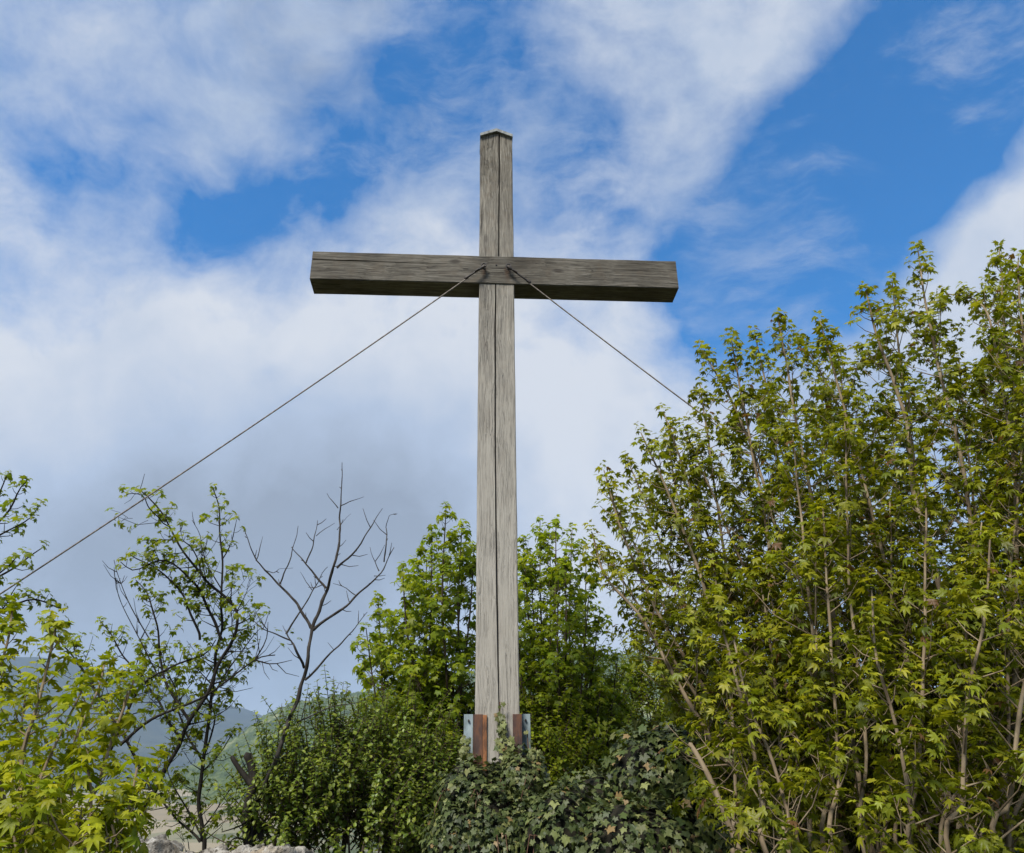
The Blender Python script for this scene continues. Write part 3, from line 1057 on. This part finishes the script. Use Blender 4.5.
for pts, Y0, Y1, r in STEMS:
    P = px_path(pts, Y0, Y1)
    foot = root + np.array([(P[0][0] - root[0]) * .55, (P[0][1] - root[1]) * .6, 0])
    TB = Tubes(); LV = Leaves(MAPLE)
    leafy_stem(TB, LV, [foot] + P, r * 1.0, .003, rng, gap=.080, size=.041, sh=(.02, .26), ramp_len=1.0, start=.55 if r in THIN else .22, density=.92, age=.45, tn=(5, 8), inner=.36, age_tip=.22, sub=.8, wig=.006, pw=.6)
    st = TB.build('stem', M_BARK_PALE, bush)
    lv = LV.build('foliage', L_RIGHT, st); nleaf += LV.count()
# the cut stem in front of the ivy
P = px_path([(752, 885), (740, 853), (715, 790), (700, 760), (690, 744)], 3.3, 3.4)
TB = Tubes(); LV = Leaves(MAPLE)
Pc = catmull([root + np.array([-.6, -.3, 0])] + P, 8)
TB.add(Pc, np.linspace(.0115, .0095, len(Pc)), 9)
for k, (f, sg) in enumerate(((.80, -1), (.80, 1), (.90, 1), (.93, -1), (.70, -1), (.62, 1))):
    o_ = Pc[int(f * (len(Pc) - 1))]
    e_ = o_ + np.array([sg * .10, -.03, .05 + .03 * k % .05])
    TB.add([o_, (o_ + e_) / 2 - np.array([0, 0, .01]), e_], [.003, .0022, .0016], 4)
    tuft(LV, e_, np.array([sg * .5, 0, .8]), 3, .03, rng, .8)
st = TB.build('pruned_stem', M_BARK_PALE, bush)
st['label'] = 'short cut-off stem with a few new leaves in front of the ivy'
LV.build('foliage', L_RIGHT, st)
print('right bush leaves', nleaf)

# ---- the bright bush in the left foreground
rng = random.Random(23)
root = np.array([-1.55, 2.5, GZ])
lb = empty('maple_bush', tuple(root), 'bright yellow-green leafy maple bush in the bottom left corner', 'bush')
LST = [([(5, 880), (22, 757), (36, 710), (47, 668), (57, 622)], 2.5, 2.6, .014),
       ([(55, 880), (80, 822), (101, 778), (110, 745), (122, 713), (136, 675)], 2.4, 2.6, .011),
       ([(105, 880), (122, 825), (130, 805), (137, 768)], 2.2, 2.25, .008),
       ([(20, 880), (38, 787), (48, 760), (70, 715), (82, 690)], 2.3, 2.4, .009),
       ([(-30, 880), (-20, 780), (-8, 700), (8, 640), (12, 610)], 2.6, 2.8, .011),
       ([(-60, 880), (-50, 760), (-30, 660), (-20, 600)], 2.6, 2.8, .010),
       ([(60, 890), (75, 850), (92, 810), (88, 770)], 2.1, 2.1, .008),
       ([(10, 890), (15, 850), (8, 810), (-4, 770)], 2.1, 2.1, .008),
       ([(40, 890), (60, 800), (75, 740), (98, 690), (104, 665)], 2.8, 3.1, .010),
       ([(70, 890), (100, 830), (140, 790), (160, 765)], 2.4, 2.5, .008),
       ([(0, 890), (30, 830), (60, 800), (66, 760)], 2.6, 2.7, .009),
       ([(90, 890), (110, 860), (118, 845), (112, 825)], 2.1, 2.1, .007),
       ([(-10, 880), (0, 780), (20, 730), (26, 690)], 2.9, 3.1, .009),
       ([(40, 880), (45, 830), (30, 800), (34, 760)], 2.5, 2.6, .008),
       ([(-40, 880), (-30, 830), (-20, 780), (-15, 720)], 2.2, 2.3, .008)]
for pts, Y0, Y1, r in LST:
    P = px_path(pts, Y0, Y1)
    foot = root + np.array([(P[0][0] - root[0]) * .5, (P[0][1] - root[1]) * .5, 0])
    TB = Tubes(); LV = Leaves(MAPLE)
    leafy_stem(TB, LV, [foot] + P, r, .003, rng, gap=.07, size=.040, sh=(.02, .14), ramp_len=.5, start=.25, density=.9, age=.5, tn=(5, 7), inner=.08, sub=.6)
    st = TB.build('stem', M_BARK_PALE, lb)
    LV.build('foliage', L_FRONT, st)


# ---- slender trees left
def limb_tree(name, label, cat, base, limbs, Y, bark, leafmat, rng, size, sh, gap, density, age, variants=MAPLE_S, bare=0.0, sub=.8, wig=.028, foot=True, tn=(3, 5), up=.5):
    o = empty(name, tuple(base), label, cat)
    TB = Tubes(); LV = Leaves(variants)
    for k, (pts, Y0, Y1, r0, r1, leafy) in enumerate(limbs):
        P = px_path(pts, Y0, Y1)
        if r0 < 0:
            r0 = -r0
            P = [np.array([base[0] * .6 + P[0][0] * .4, base[1] * .6 + P[0][1] * .4, base[2]])] + P
        if leafy > 0:
            leafy_stem(TB, LV, P, r0, r1, rng, gap=gap, size=size, sh=sh, ramp_len=.8, start=.12 if k else .35, density=density * leafy, age=age, tn=tn, sub=sub, wig=wig, bare=bare, inner=.12, up=up)
        else:
            Pc, L = resample(catmull(P, 8), .05)
            TB.add(Pc, np.linspace(r0, r1, len(Pc)), 7)
            if leafy < 0:        # bare twigs
                n = int(-leafy * L / .11)
                for q in range(n):
                    i = rng.randrange(len(Pc) // 4, len(Pc) - 1)
                    T = unit(Pc[i + 1] - Pc[i])
                    d = unit(rot_about(unit(np.cross(T, np.array([.2, .9, .2]))), T, rng.uniform(0, 6.28)) + T * .7)
                    l = rng.uniform(.06, .28)
                    e_ = Pc[i] + d * l * .5; f_ = e_ + unit(d + UPV * .5) * l * .5
                    TB.add([Pc[i], e_, f_], [.0035, .0025, .0015], 4)
    TB.build('trunk', bark, o)
    if LV.count():
        LV.build('crown', leafmat, o)
    return o


rng = random.Random(31)
b = at(190, 880, 6.2)
limb_tree('slender_tree', 'slender dark-stemmed tree with small green leaves between the bright bush and the bare tree', 'tree', (b[0], b[1], -3.0), [
    ([(120, 850), (138, 816), (164, 772), (190, 725), (202, 699), (228, 649), (238, 618), (227, 600), (203, 576), (182, 550), (170, 527), (152, 501), (140, 490)], 6.2, 6.0, -.027, .004, .75),
    ([(201, 870), (201, 842), (202, 772), (211, 699), (220, 640), (222, 611), (222, 550), (220, 510), (214, 488)], 6.3, 6.3, -.024, .004, .75),
    ([(100, 770), (138, 692), (170, 668), (203, 655), (216, 640)], 6.0, 6.2, .012, .004, .8),
    ([(120, 745), (152, 719), (205, 696), (255, 660), (275, 655)], 6.0, 6.0, .012, .004, -1.6),
    ([(255, 660), (266, 640), (268, 622)], 6.0, 6.0, .006, .002, -1.5),
    ([(255, 660), (272, 664), (292, 660)], 6.0, 6.0, .006, .002, -1.2),
    ([(222, 640), (205, 600), (190, 580), (165, 560), (135, 570), (122, 562)], 6.2, 5.9, .012, .003, 1.1),
    ([(200, 640), (185, 600), (165, 575), (130, 555)], 6.1, 6.0, .010, .003, 1.1),
    ([(190, 725), (165, 680), (158, 640), (150, 600), (135, 580)], 6.2, 6.3, .012, .003, 1.0),
    ([(150, 640), (130, 605), (118, 575), (114, 560)], 6.2, 6.2, .005, .002, -1.2),
    ([(160, 680), (140, 640), (120, 600), (116, 578)], 6.2, 6.2, .005, .002, -1.1),
    ([(180, 740), (150, 690), (120, 650), (100, 620)], 6.2, 6.4, .010, .003, 1.1),
    ([(150, 790), (120, 730), (90, 680), (60, 640), (40, 620)], 6.2, 6.4, .012, .003, 1.1),
    ([(211, 699), (235, 660), (250, 640), (262, 628)], 6.3, 6.2, .008, .002, .7),
    ([(202, 760), (180, 720), (175, 690), (160, 650)], 6.3, 6.5, .009, .003, 1.0),
    ([(202, 772), (222, 750), (232, 735), (240, 728)], 6.3, 6.3, .006, .002, .8),
    ([(201, 830), (222, 800), (232, 788), (238, 778)], 6.3, 6.3, .006, .002, .9),
    ([(201, 835), (180, 800), (170, 770), (172, 745)], 6.3, 6.4, .007, .002, .8),
    ([(200, 842), (170, 812), (150, 785), (130, 760)], 6.3, 6.4, .009, .003, .8),
    ([(203, 760), (215, 720), (205, 690), (215, 660)], 6.3, 6.5, .008, .003, .9),
    ([(170, 527), (155, 515), (140, 495), (124, 496)], 6.0, 5.0, .005, .002, .5),
    ([(222, 560), (232, 540), (238, 520)], 6.3, 6.2, .005, .002, .7),
    ([(203, 576), (190, 545), (170, 540), (142, 540)], 6.0, 5.9, .006, .002, 1.1),
    ([(222, 590), (205, 560), (200, 535), (192, 520)], 6.2, 6.2, .005, .002, -1.2),
], 6.2, M_BARK_DARK, L_DARKLEAF, rng, .042, (.03, .25), .065, .74, .6, bare=.12)

rng = random.Random(37)
b = at(-120, 860, 4.6)
limb_tree('slender_tree', 'tree at the left edge whose dark-leaved twigs reach across the left cable', 'tree', (b[0], b[1], GZ), [
    ([(-120, 860), (-110, 740), (-80, 640), (-40, 560), (0, 520), (20, 490), (28, 482)], 4.7, 4.7, -.03, .003, .8),
    ([(-110, 740), (-60, 640), (-20, 590), (20, 565), (44, 548)], 4.7, 4.6, .014, .003, .9),
    ([(-60, 600), (-30, 540), (-5, 500), (8, 475)], 4.7, 4.7, .010, .003, .9),
    ([(-100, 720), (-50, 660), (-10, 620), (30, 600), (60, 608)], 4.7, 4.8, .012, .003, 1.0),
    ([(-60, 640), (-30, 600), (5, 570), (15, 555)], 4.7, 4.4, .008, .003, .9),
    ([(-40, 560), (0, 535), (30, 520), (40, 505)], 4.7, 4.5, .008, .002, .8),
    ([(-80, 640), (-40, 620), (0, 610), (20, 585)], 4.7, 4.6, .008, .002, 1.),
], 4.7, M_BARK_DARK, L_DARKLEAF, rng, .040, (.03, .18), .08, .8, .4, bare=.05)

# ---- the bare tree
rng = random.Random(41)
b = at(262, 800, 6.0)
BT = [
    ([(258, 800), (275, 760), (290, 726), (304, 682), (308, 658), (312, 629)], .040, .026),
    ([(312, 629), (326, 590), (337, 566), (338, 540), (338, 513), (342, 462)], .022, .005),
    ([(338, 508), (332, 500), (327, 493)], .006, .003), ([(340, 506), (352, 501), (365, 497)], .006, .003), ([(338, 548), (344, 543), (346, 540)], .005, .003),
    ([(337, 530), (345, 519), (351, 514)], .004, .002),
    ([(326, 588), (304, 561), (292, 547)], .014, .005), ([(306, 563), (313, 545), (318, 520)], .009, .004), ([(316, 536), (324, 529), (334, 523)], .005, .003),
    ([(337, 568), (360, 542), (374, 524), (382, 509)], .013, .004),
    ([(313, 630), (350, 602), (379, 571), (394, 548)], .018, .006), ([(384, 562), (387, 545), (387, 527), (391, 517), (396, 514)], .008, .003),
    ([(379, 571), (372, 556), (370, 547)], .006, .003), ([(374, 576), (380, 577), (386, 576)], .005, .003), ([(357, 596), (345, 587), (333, 583)], .006, .003),
    ([(311, 628), (297, 602), (277, 583), (256, 561), (244, 530)], .017, .005), ([(256, 561), (260, 548), (262, 537)], .006, .003),
    ([(280, 584), (290, 561), (294, 543), (298, 526)], .009, .004), ([(264, 570), (272, 574), (284, 572), (293, 568)], .005, .002),
    ([(286, 634), (302, 610), (316, 580), (321, 570), (328, 567)], .012, .004), ([(312, 590), (305, 580), (300, 572)], .005, .002),
    ([(305, 680), (336, 648), (352, 630), (367, 612)], .013, .004), ([(334, 650), (330, 645), (328, 642)], .004, .002),
    ([(304, 668), (296, 650), (287, 638), (266, 628), (250, 618)], .014, .005), ([(266, 628), (262, 620), (254, 612)], .006, .002),
    ([(252, 619), (246, 610), (252, 606)], .005, .002),
    ([(297, 722), (310, 715), (325, 708), (350, 705), (372, 700)], .008, .003), ([(292, 728), (284, 715), (281, 705)], .005, .003),
]
o = empty('bare_tree', (b[0], b[1], GZ - 1.), 'leafless forked grey tree with bare twigs left of the cross', 'tree')
TB = Tubes()
first = True
for pts, r0, r1 in BT:
    P = px_path(pts, 6.0, 6.0)
    for i, p in enumerate(P):
        p[1] += .25 * math.sin(p[0] * 5.1 + p[2] * 2.3) * (0 if first else 1) * (1 if i else 1)
    # keep the sight line: scale about the eye
    P = [q * 1.0 for q in px_path(pts, 6.0, 6.0)]
    if first:
        P = [np.array([b[0] - .1, b[1], GZ - 1.])] + P
        first = False
    Pc, L = resample(np.array([P[0]] + [q + np.array([rng.gauss(0, .012), rng.gauss(0, .05), rng.gauss(0, .012)]) * (j < len(P) - 2) for j, q in enumerate(P[1:])]) if len(P) > 3 else np.array(P), .035)
    for i in range(1, len(Pc)):
        Pc[i] += .010 * np.array([noise.noise(Vector(Pc[i] * 9)), noise.noise(Vector(Pc[i] * 9 + np.array([4, 4, 4]))) * 2, noise.noise(Vector(Pc[i] * 9 + np.array([9, 1, 4])))])
    R = np.linspace(r0, r1 * .7, len(Pc)) * .68
    R *= 1 + .22 * np.array([noise.noise(Vector(p * 22)) for p in Pc])
    TB.add(Pc, R, 8)
    for q in range(int(L / .13)):
        i = rng.randrange(0, len(Pc) - 1)
        if len(Pc) < 6 or r0 > .03:
            continue
        T = unit(Pc[i + 1] - Pc[i])
        d = unit(rot_about(unit(np.cross(T, np.array([.2, .9, .2]))), T, rng.uniform(0, 6.28)) + T * .6)
        l = rng.choice((.02, .03, .05, .08, .14))
        TB.add([Pc[i], Pc[i] + d * l * .5, Pc[i] + d * l + np.array([0, 0, .2 * l])], [.0038, .003, .0016], 5)
TB.build('trunk', M_BARK_GREY, o)
LV = Leaves(MAPLE_S)
for px, py in ((252, 618), (262, 622), (276, 631), (292, 632), (298, 640), (296, 690), (293, 700), (280, 645)):
    q = at(px, py, 6.0)
    tuft(LV, q, UPV, 3, .035, rng, .5)
LV.build('crown', L_DARKLEAF, o)

# ---- the dark forked snag
b = at(247, 870, 5.95)
o = empty('dead_snag', (b[0], b[1], GZ - 1.), 'short dark broken snag with two stubs beside the rock ledge', 'snag')
TB = Tubes()
for pts, r0, r1 in (([(247, 880), (247, 842), (247, 810), (253, 785), (252, 770), (247, 755)], .045, .026), ([(251, 784), (241, 771), (236, 764), (232, 757)], .024, .014),
                    ([(268, 850), (258, 830), (250, 815)], .02, .02)):
    P = px_path(pts, 5.95, 5.95)
    if r0 > .04:
        P = [np.array([b[0], b[1], GZ - 1.])] + P
    Pc, L = resample(catmull(P, 8), .03)
    R = np.linspace(r0, r1, len(Pc)) * (1 + .22 * np.array([noise.noise(Vector(p * 14)) for p in Pc]))
    TB.add(Pc, R, 9)
TB.build('trunk', M_BARK_DARK, o)
TB = Tubes()
for pts in ([(256, 816), (240, 826), (222, 832)], [(250, 842), (236, 838), (226, 846)], [(247, 806), (256, 800), (262, 792)]):
    TB.add(catmull(px_path(pts, 5.95, 5.8), 5), np.linspace(.008, .003, 11), 5)
TB.build('branch', M_BARK_DARK, o)


# ---- two maples behind the cross
def crown_tree(label, base, contour_pts, Y, nl, seed, size, start_px, leafmat=L_MID, dens=.8):
    rng_ = random.Random(seed)
    o = empty('maple_tree', tuple(base), label, 'tree')
    TB = Tubes(); LV = Leaves(MAPLE_S)
    cs_ = sorted(contour_pts); xs = [c[0] for c in cs_]; ys = [c[1] for c in cs_]
    x0, x1 = xs[0], xs[-1]
    for k in range(nl):
        if k < len(contour_pts):
            tx, ty = contour_pts[k]
        else:
            tx = rng_.uniform(x0, x1); ty = np.interp(tx, xs, ys) + rng_.uniform(20, 190)
        Yt = Y + rng_.uniform(-.7, .7)
        tip = at(tx, ty, Yt)
        foot = at(start_px + rng_.uniform(-15, 15) + (tx - start_px) * .18, 850, Y)
        p1 = foot + (tip - foot) * .35 + np.array([(tip[0] - foot[0]) * .1, 0, 0]) + np.array([rng_.uniform(-.1, .1), rng_.uniform(-.1, .1), 0])
        p2 = foot + (tip - foot) * .7 + np.array([(tip[0] - foot[0]) * .12, rng_.uniform(-.1, .1), 0])
        leafy_stem(TB, LV, [np.array(base), foot, p1, p2, tip], .022, .004, rng_, gap=.11, size=size * 1.02, sh=(.04, .4), ramp_len=.9, start=.3, density=dens * .9, age=.55, tn=(4, 6), sub=.8, inner=.12, age_tip=.1, sides=6)
    TB.build('trunk', M_BARK_BROWN, o)
    LV.build('crown', leafmat, o)
    return LV.count()


bA = at(440, 880, 7.6); bB = at(560, 880, 7.8)
print(crown_tree('green maple tree behind the cross, rising left of the upright', (bA[0], bA[1], -1.9),
                 [(366, 628), (378, 598), (402, 566), (414, 560), (432, 528), (446, 508), (462, 524), (474, 548)], 7.6, 26, 51, .062, 440))
print(crown_tree('looser green maple tree behind the cross, rising right of the upright', (bB[0], bB[1], -1.9),
                 [(508, 560), (524, 545), (540, 520), (556, 522), (572, 530), (586, 560), (600, 612), (618, 655), (530, 560), (550, 550), (565, 560), (515, 590)], 7.8, 28, 52, .058, 545, dens=.72))


# ---- shrubs of small leaves
def shrub(name, label, cat, ells, nshoot, leafmat, bark, variants, size, seed, age=.45, base=None, ln=(.25, .55), gap=.03, tall=()):
    """upright shoots that start inside a few ellipsoids and carry opposite leaves"""
    rng_ = random.Random(seed)
    o = empty(name, base, label, cat)
    TB = Tubes(); LV = Leaves(variants)
    shoots = []
    for k in range(nshoot):
        c, r = rng_.choice(ells)
        d = unit(np.array([rng_.gauss(0, 1), rng_.gauss(0, 1), rng_.gauss(.25, 1)]))
        s = rng_.uniform(.45, .95)
        p = np.asarray(c) + d * np.asarray(r) * s
        dd = unit(d * np.array([1, 1, .6]) * .7 + UPV * rng_.uniform(.5, 1.1) + np.array([rng_.gauss(0, .2), rng_.gauss(0, .2), 0]))
        shoots.append((p, dd, rng_.uniform(*ln)))
    for (px, py0, py1, Y) in tall:
        p = at(px, py0, Y); q = at(px + rng_.uniform(-6, 6), py1, Y)
        shoots.append((p, unit(q - p), np.linalg.norm(q - p)))
    for p, dd, l in shoots:
        if p[2] < GZ:
            continue
        e_ = p + dd * l
        side = np.array([rng_.gauss(0, .04), rng_.gauss(0, .04), 0])
        Pc = catmull([p, (p + e_) / 2 + side, e_], 4)
        TB.add(Pc, np.linspace(.005, .0015, len(Pc)), 4)
        s = l * .1
        a = rng_.uniform(0, 6.28)
        while s < l:
            k = s / l; i = min(len(Pc) - 2, int(k * (len(Pc) - 1))); oo = Pc[i] + (Pc[i + 1] - Pc[i]) * (k * (len(Pc) - 1) - i)
            a += math.pi / 2 + rng_.uniform(-.6, .6)
            n0 = unit(np.cross(dd, np.array([.2, .9, .13])))
            for sd_ in (0, math.pi):
                out = unit(rot_about(n0, dd, a + sd_) + dd * rng_.uniform(.2, .8))
                LV.add(oo, out, unit(UPV + dd * .4 + np.array([rng_.gauss(0, .3), rng_.gauss(0, .3), 0])), size * rng_.uniform(.7, 1.2) * (1 - .35 * k), age + .3 * k + rng_.gauss(0, .12), rng=rng_)
            s += gap * rng_.uniform(.7, 1.3)
    # a few thick stems from the ground
    for c, r in ells:
        for q in range(4):
            p = np.asarray(c) + np.array([rng_.uniform(-.6, .6), rng_.uniform(-.6, .6), rng_.uniform(-.1, .6)]) * np.asarray(r)
            f = np.array([c[0] + rng_.uniform(-.15, .15), c[1] + rng_.uniform(-.15, .15), base[2]])
            TB.add(catmull([f, f * .5 + p * .5 + np.array([0, 0, .1]), p], 5), np.linspace(.016, .006, 11), 6)
    TB.build('stem', bark, o)
    LV.build('foliage', leafmat, o)
    return LV.count()


c1 = at(330, 800, 6.4); c2 = at(395, 790, 6.7); c3 = at(290, 830, 6.2); c4 = at(350, 850, 6.3); c5 = at(425, 830, 6.6)
print(shrub('privet_shrub', 'dense dark green small-leaved shrub left of the cross below the bare tree', 'shrub',
            [(c1, (.42, .42, .50)), (c2, (.42, .45, .50)), (c3, (.28, .35, .40)), (c4, (.6, .45, .45)), (c5, (.3, .4, .5))], 760, L_PRIVET, M_BARK_BROWN, OVATE, .055, 61, base=(c1[0], c1[1], -1.9),
            tall=[(300, 760, 690, 6.4), (308, 750, 684, 6.5), (318, 760, 680, 6.4), (338, 750, 676, 6.5), (346, 740, 690, 6.4), (330, 750, 695, 6.4), (290, 770, 712, 6.3), (278, 790, 735, 6.2), (268, 800, 755, 6.2),
                  (262, 820, 772, 6.2), (360, 740, 700, 6.6), (374, 740, 694, 6.6), (386, 730, 690, 6.7), (284, 780, 722, 6.3), (312, 760, 700, 6.3), (272, 800, 742, 6.2)]))
c1 = at(640, 715, 8.5); c2 = at(610, 745, 8.2); c3 = at(675, 720, 8.6); c4 = at(575, 770, 7.6); c5 = at(545, 780, 7.2)
print(shrub('hazel_bush', 'low pale green fine-leaved bush behind the ivy mound right of the cross', 'bush',
            [(c1, (.42, .4, .42)), (c2, (.45, .4, .42)), (c3, (.5, .4, .5)), (c4, (.5, .4, .4)), (c5, (.35, .35, .4))], 520, L_DARKLEAF, M_BARK_BROWN, OVATE, .06, 67, age=.62, base=(c1[0], c1[1], -2.6), ln=(.2, .5),
            tall=[(640, 690, 640, 8.5), (655, 690, 645, 8.5), (668, 690, 640, 8.6), (625, 700, 660, 8.4), (610, 720, 672, 8.3), (590, 730, 690, 8.2)]))


# ---- ivy
def ivy(name, label, blobs_, n, size, seed, base, leafmat, tend=(), age=.4, core=True, big=None):
    rng_ = random.Random(seed)
    o = empty(name, base, label, 'ivy')
    LV = Leaves(IVY); TB = Tubes()
    vol = np.array([b_[1][0] * b_[1][2] + b_[1][1] * b_[1][2] for b_ in blobs_]); vol = vol / vol.sum()
    cs = np.cumsum(vol)
    cnt = 0
    while cnt < n:
        k = int(np.searchsorted(cs, rng_.random()))
        c, r = blobs_[min(k, len(blobs_) - 1)]
        d = unit(np.array([rng_.gauss(0, 1), rng_.gauss(0, 1) - .5, rng_.gauss(0, 1) + .2]))
        bump_ = 1 + .14 * noise.fractal(Vector(d * 2.3 + np.asarray(c)), .8, 2., 4) * 1.6
        p = np.asarray(c) + d * np.asarray(r) * bump_ * rng_.uniform(.84, 1.07)
        if p[2] < GZ or any(np.sum(((p - np.asarray(c2_)) / np.asarray(r2_)) ** 2) < .72 for c2_, r2_ in blobs_ if c2_ is not c):
            cnt += .2
            continue
        nrm = unit(d / np.asarray(r))
        hang = np.array([0, 0, -1.]) + np.array([rng_.gauss(0, .45), rng_.gauss(0, .3), 0])
        out = unit(hang - nrm * np.dot(hang, nrm) + nrm * rng_.uniform(-.1, 1.0))
        upn = unit(nrm + UPV * rng_.uniform(.1, .9) + np.array([rng_.gauss(0, .28)] * 1 + [rng_.gauss(0, .28), rng_.gauss(0, .2)]))
        s = size * rng_.choice((.45, .6, .75, .9, 1.0, 1.25)) * rng_.uniform(.85, 1.15)
        if big and p[0] > big[0]:
            s *= big[1]
        LV.add(p, out, upn, s, age + rng_.gauss(0, .2), rng=rng_)
        cnt += 1
    for path, nl, wd, sz in tend:
        Pc, L = resample(catmull(path, 8), .02)
        TB.add(catmull([np.asarray(base) + np.array([0, 0, .3]), Pc[0] * .5 + np.asarray(base) * .5, Pc[0]], 4), .006, 5)
        TB.add(Pc, np.linspace(.006, .003, len(Pc)), 5)
        for q in range(nl):
            k = rng_.random(); p = Pc[int(k * (len(Pc) - 1))] + np.array([rng_.uniform(-1, 1) * wd * (1 - .6 * k), rng_.uniform(-.03, -.004), rng_.uniform(-.02, .02)])
            out = unit(np.array([rng_.gauss(0, .7), -.35, -1. + rng_.gauss(0, .3)]))
            LV.add(p, out, unit(np.array([rng_.gauss(0, .3), -1, .55 + rng_.gauss(0, .2)])), sz * rng_.uniform(.6, 1.15), .6 + .4 * k + rng_.gauss(0, .15), rng=rng_)
    # pale runners hanging through the leaves
    for q in range(26):
        c, r = blobs_[q % len(blobs_)]
        x = rng_.uniform(-.8, .8)
        f = -math.sqrt(max(0, 1 - x * x)) * .98
        p = np.asarray(c) + np.array([x * r[0], f * r[1] - .02, .25 * r[2]])
        e_ = p + np.array([rng_.uniform(-.06, .06), rng_.uniform(-.03, .03), -rng_.uniform(.15, .4)])
        TB.add(catmull([np.asarray(base) + np.array([0, 0, .3]), np.asarray(c) * .5 + np.asarray(base) * .5 + np.array([0, 0, .15]), np.asarray(c), p], 4), .004, 4)
        TB.add(catmull([p, (p + e_) / 2 + np.array([rng_.uniform(-.04, .04), -.02, 0]), e_], 5), .0028, 4)
    TB.build('stem', M_TWIG, o)
    LV.build('foliage', leafmat, o)
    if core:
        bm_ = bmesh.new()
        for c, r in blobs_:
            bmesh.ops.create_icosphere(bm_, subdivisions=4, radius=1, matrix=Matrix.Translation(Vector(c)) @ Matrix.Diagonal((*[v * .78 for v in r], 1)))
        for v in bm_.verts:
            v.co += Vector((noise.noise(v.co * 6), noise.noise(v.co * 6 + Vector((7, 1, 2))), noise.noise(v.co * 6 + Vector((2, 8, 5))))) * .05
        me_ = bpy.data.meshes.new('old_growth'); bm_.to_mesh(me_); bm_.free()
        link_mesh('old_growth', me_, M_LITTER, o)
    return LV.count()


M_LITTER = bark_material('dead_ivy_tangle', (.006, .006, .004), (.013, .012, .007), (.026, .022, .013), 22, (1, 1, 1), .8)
A = lambda px, py, Y: at(px, py, Y)
blob1 = [(A(470, 800, 5.30), (.20, .22, .22)), (A(492, 850, 5.25), (.34, .30, .36)), (A(522, 785, 5.34), (.17, .18, .20)), (A(495, 790, 5.36), (.17, .14, .15)), (A(462, 860, 5.2), (.22, .25, .35)),
         (A(530, 850, 5.2), (.25, .25, .3)), (A(495, 930, 5.3), (.45, .4, .5))]
tA = [A(520, 790, 5.22), A(508, 765, 5.31), A(501, 735, 5.332), A(500, 702, 5.335)]
tB = [A(470, 790, 5.25), A(466, 765, 5.30), A(467, 738, 5.33)]
tC = [A(530, 790, 5.25), A(529, 765, 5.30), A(536, 748, 5.33)]
b0 = A(495, 900, 5.3)
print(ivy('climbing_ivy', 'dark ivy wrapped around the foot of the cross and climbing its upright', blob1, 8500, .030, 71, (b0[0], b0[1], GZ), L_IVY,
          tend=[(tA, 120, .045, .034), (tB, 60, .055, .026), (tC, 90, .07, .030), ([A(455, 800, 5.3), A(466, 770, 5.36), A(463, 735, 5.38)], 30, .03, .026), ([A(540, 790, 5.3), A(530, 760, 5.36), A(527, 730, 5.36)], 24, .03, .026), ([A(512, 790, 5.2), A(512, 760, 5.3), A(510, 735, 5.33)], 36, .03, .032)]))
blob2 = [(A(600, 830, 5.3), (.38, .35, .36)), (A(655, 800, 5.2), (.34, .35, .42)), (A(700, 790, 5.2), (.30, .35, .40)), (A(560, 850, 5.0), (.24, .3, .34)), (A(640, 860, 4.9), (.45, .35, .32)),
         (A(740, 800, 5.3), (.40, .35, .42)), (A(730, 870, 5.0), (.5, .4, .45)), (A(620, 930, 5.0), (.6, .5, .5)), (A(800, 800, 5.6), (.5, .35, .5)), (A(870, 800, 5.6), (.5, .35, .55)), (A(950, 790, 5.6), (.6, .35, .55)),
         (A(1040, 780, 5.6), (.6, .35, .6)), (A(820, 880, 5.5), (.8, .4, .5)), (A(960, 880, 5.4), (.8, .4, .5))]
b0 = A(660, 900, 5.2)
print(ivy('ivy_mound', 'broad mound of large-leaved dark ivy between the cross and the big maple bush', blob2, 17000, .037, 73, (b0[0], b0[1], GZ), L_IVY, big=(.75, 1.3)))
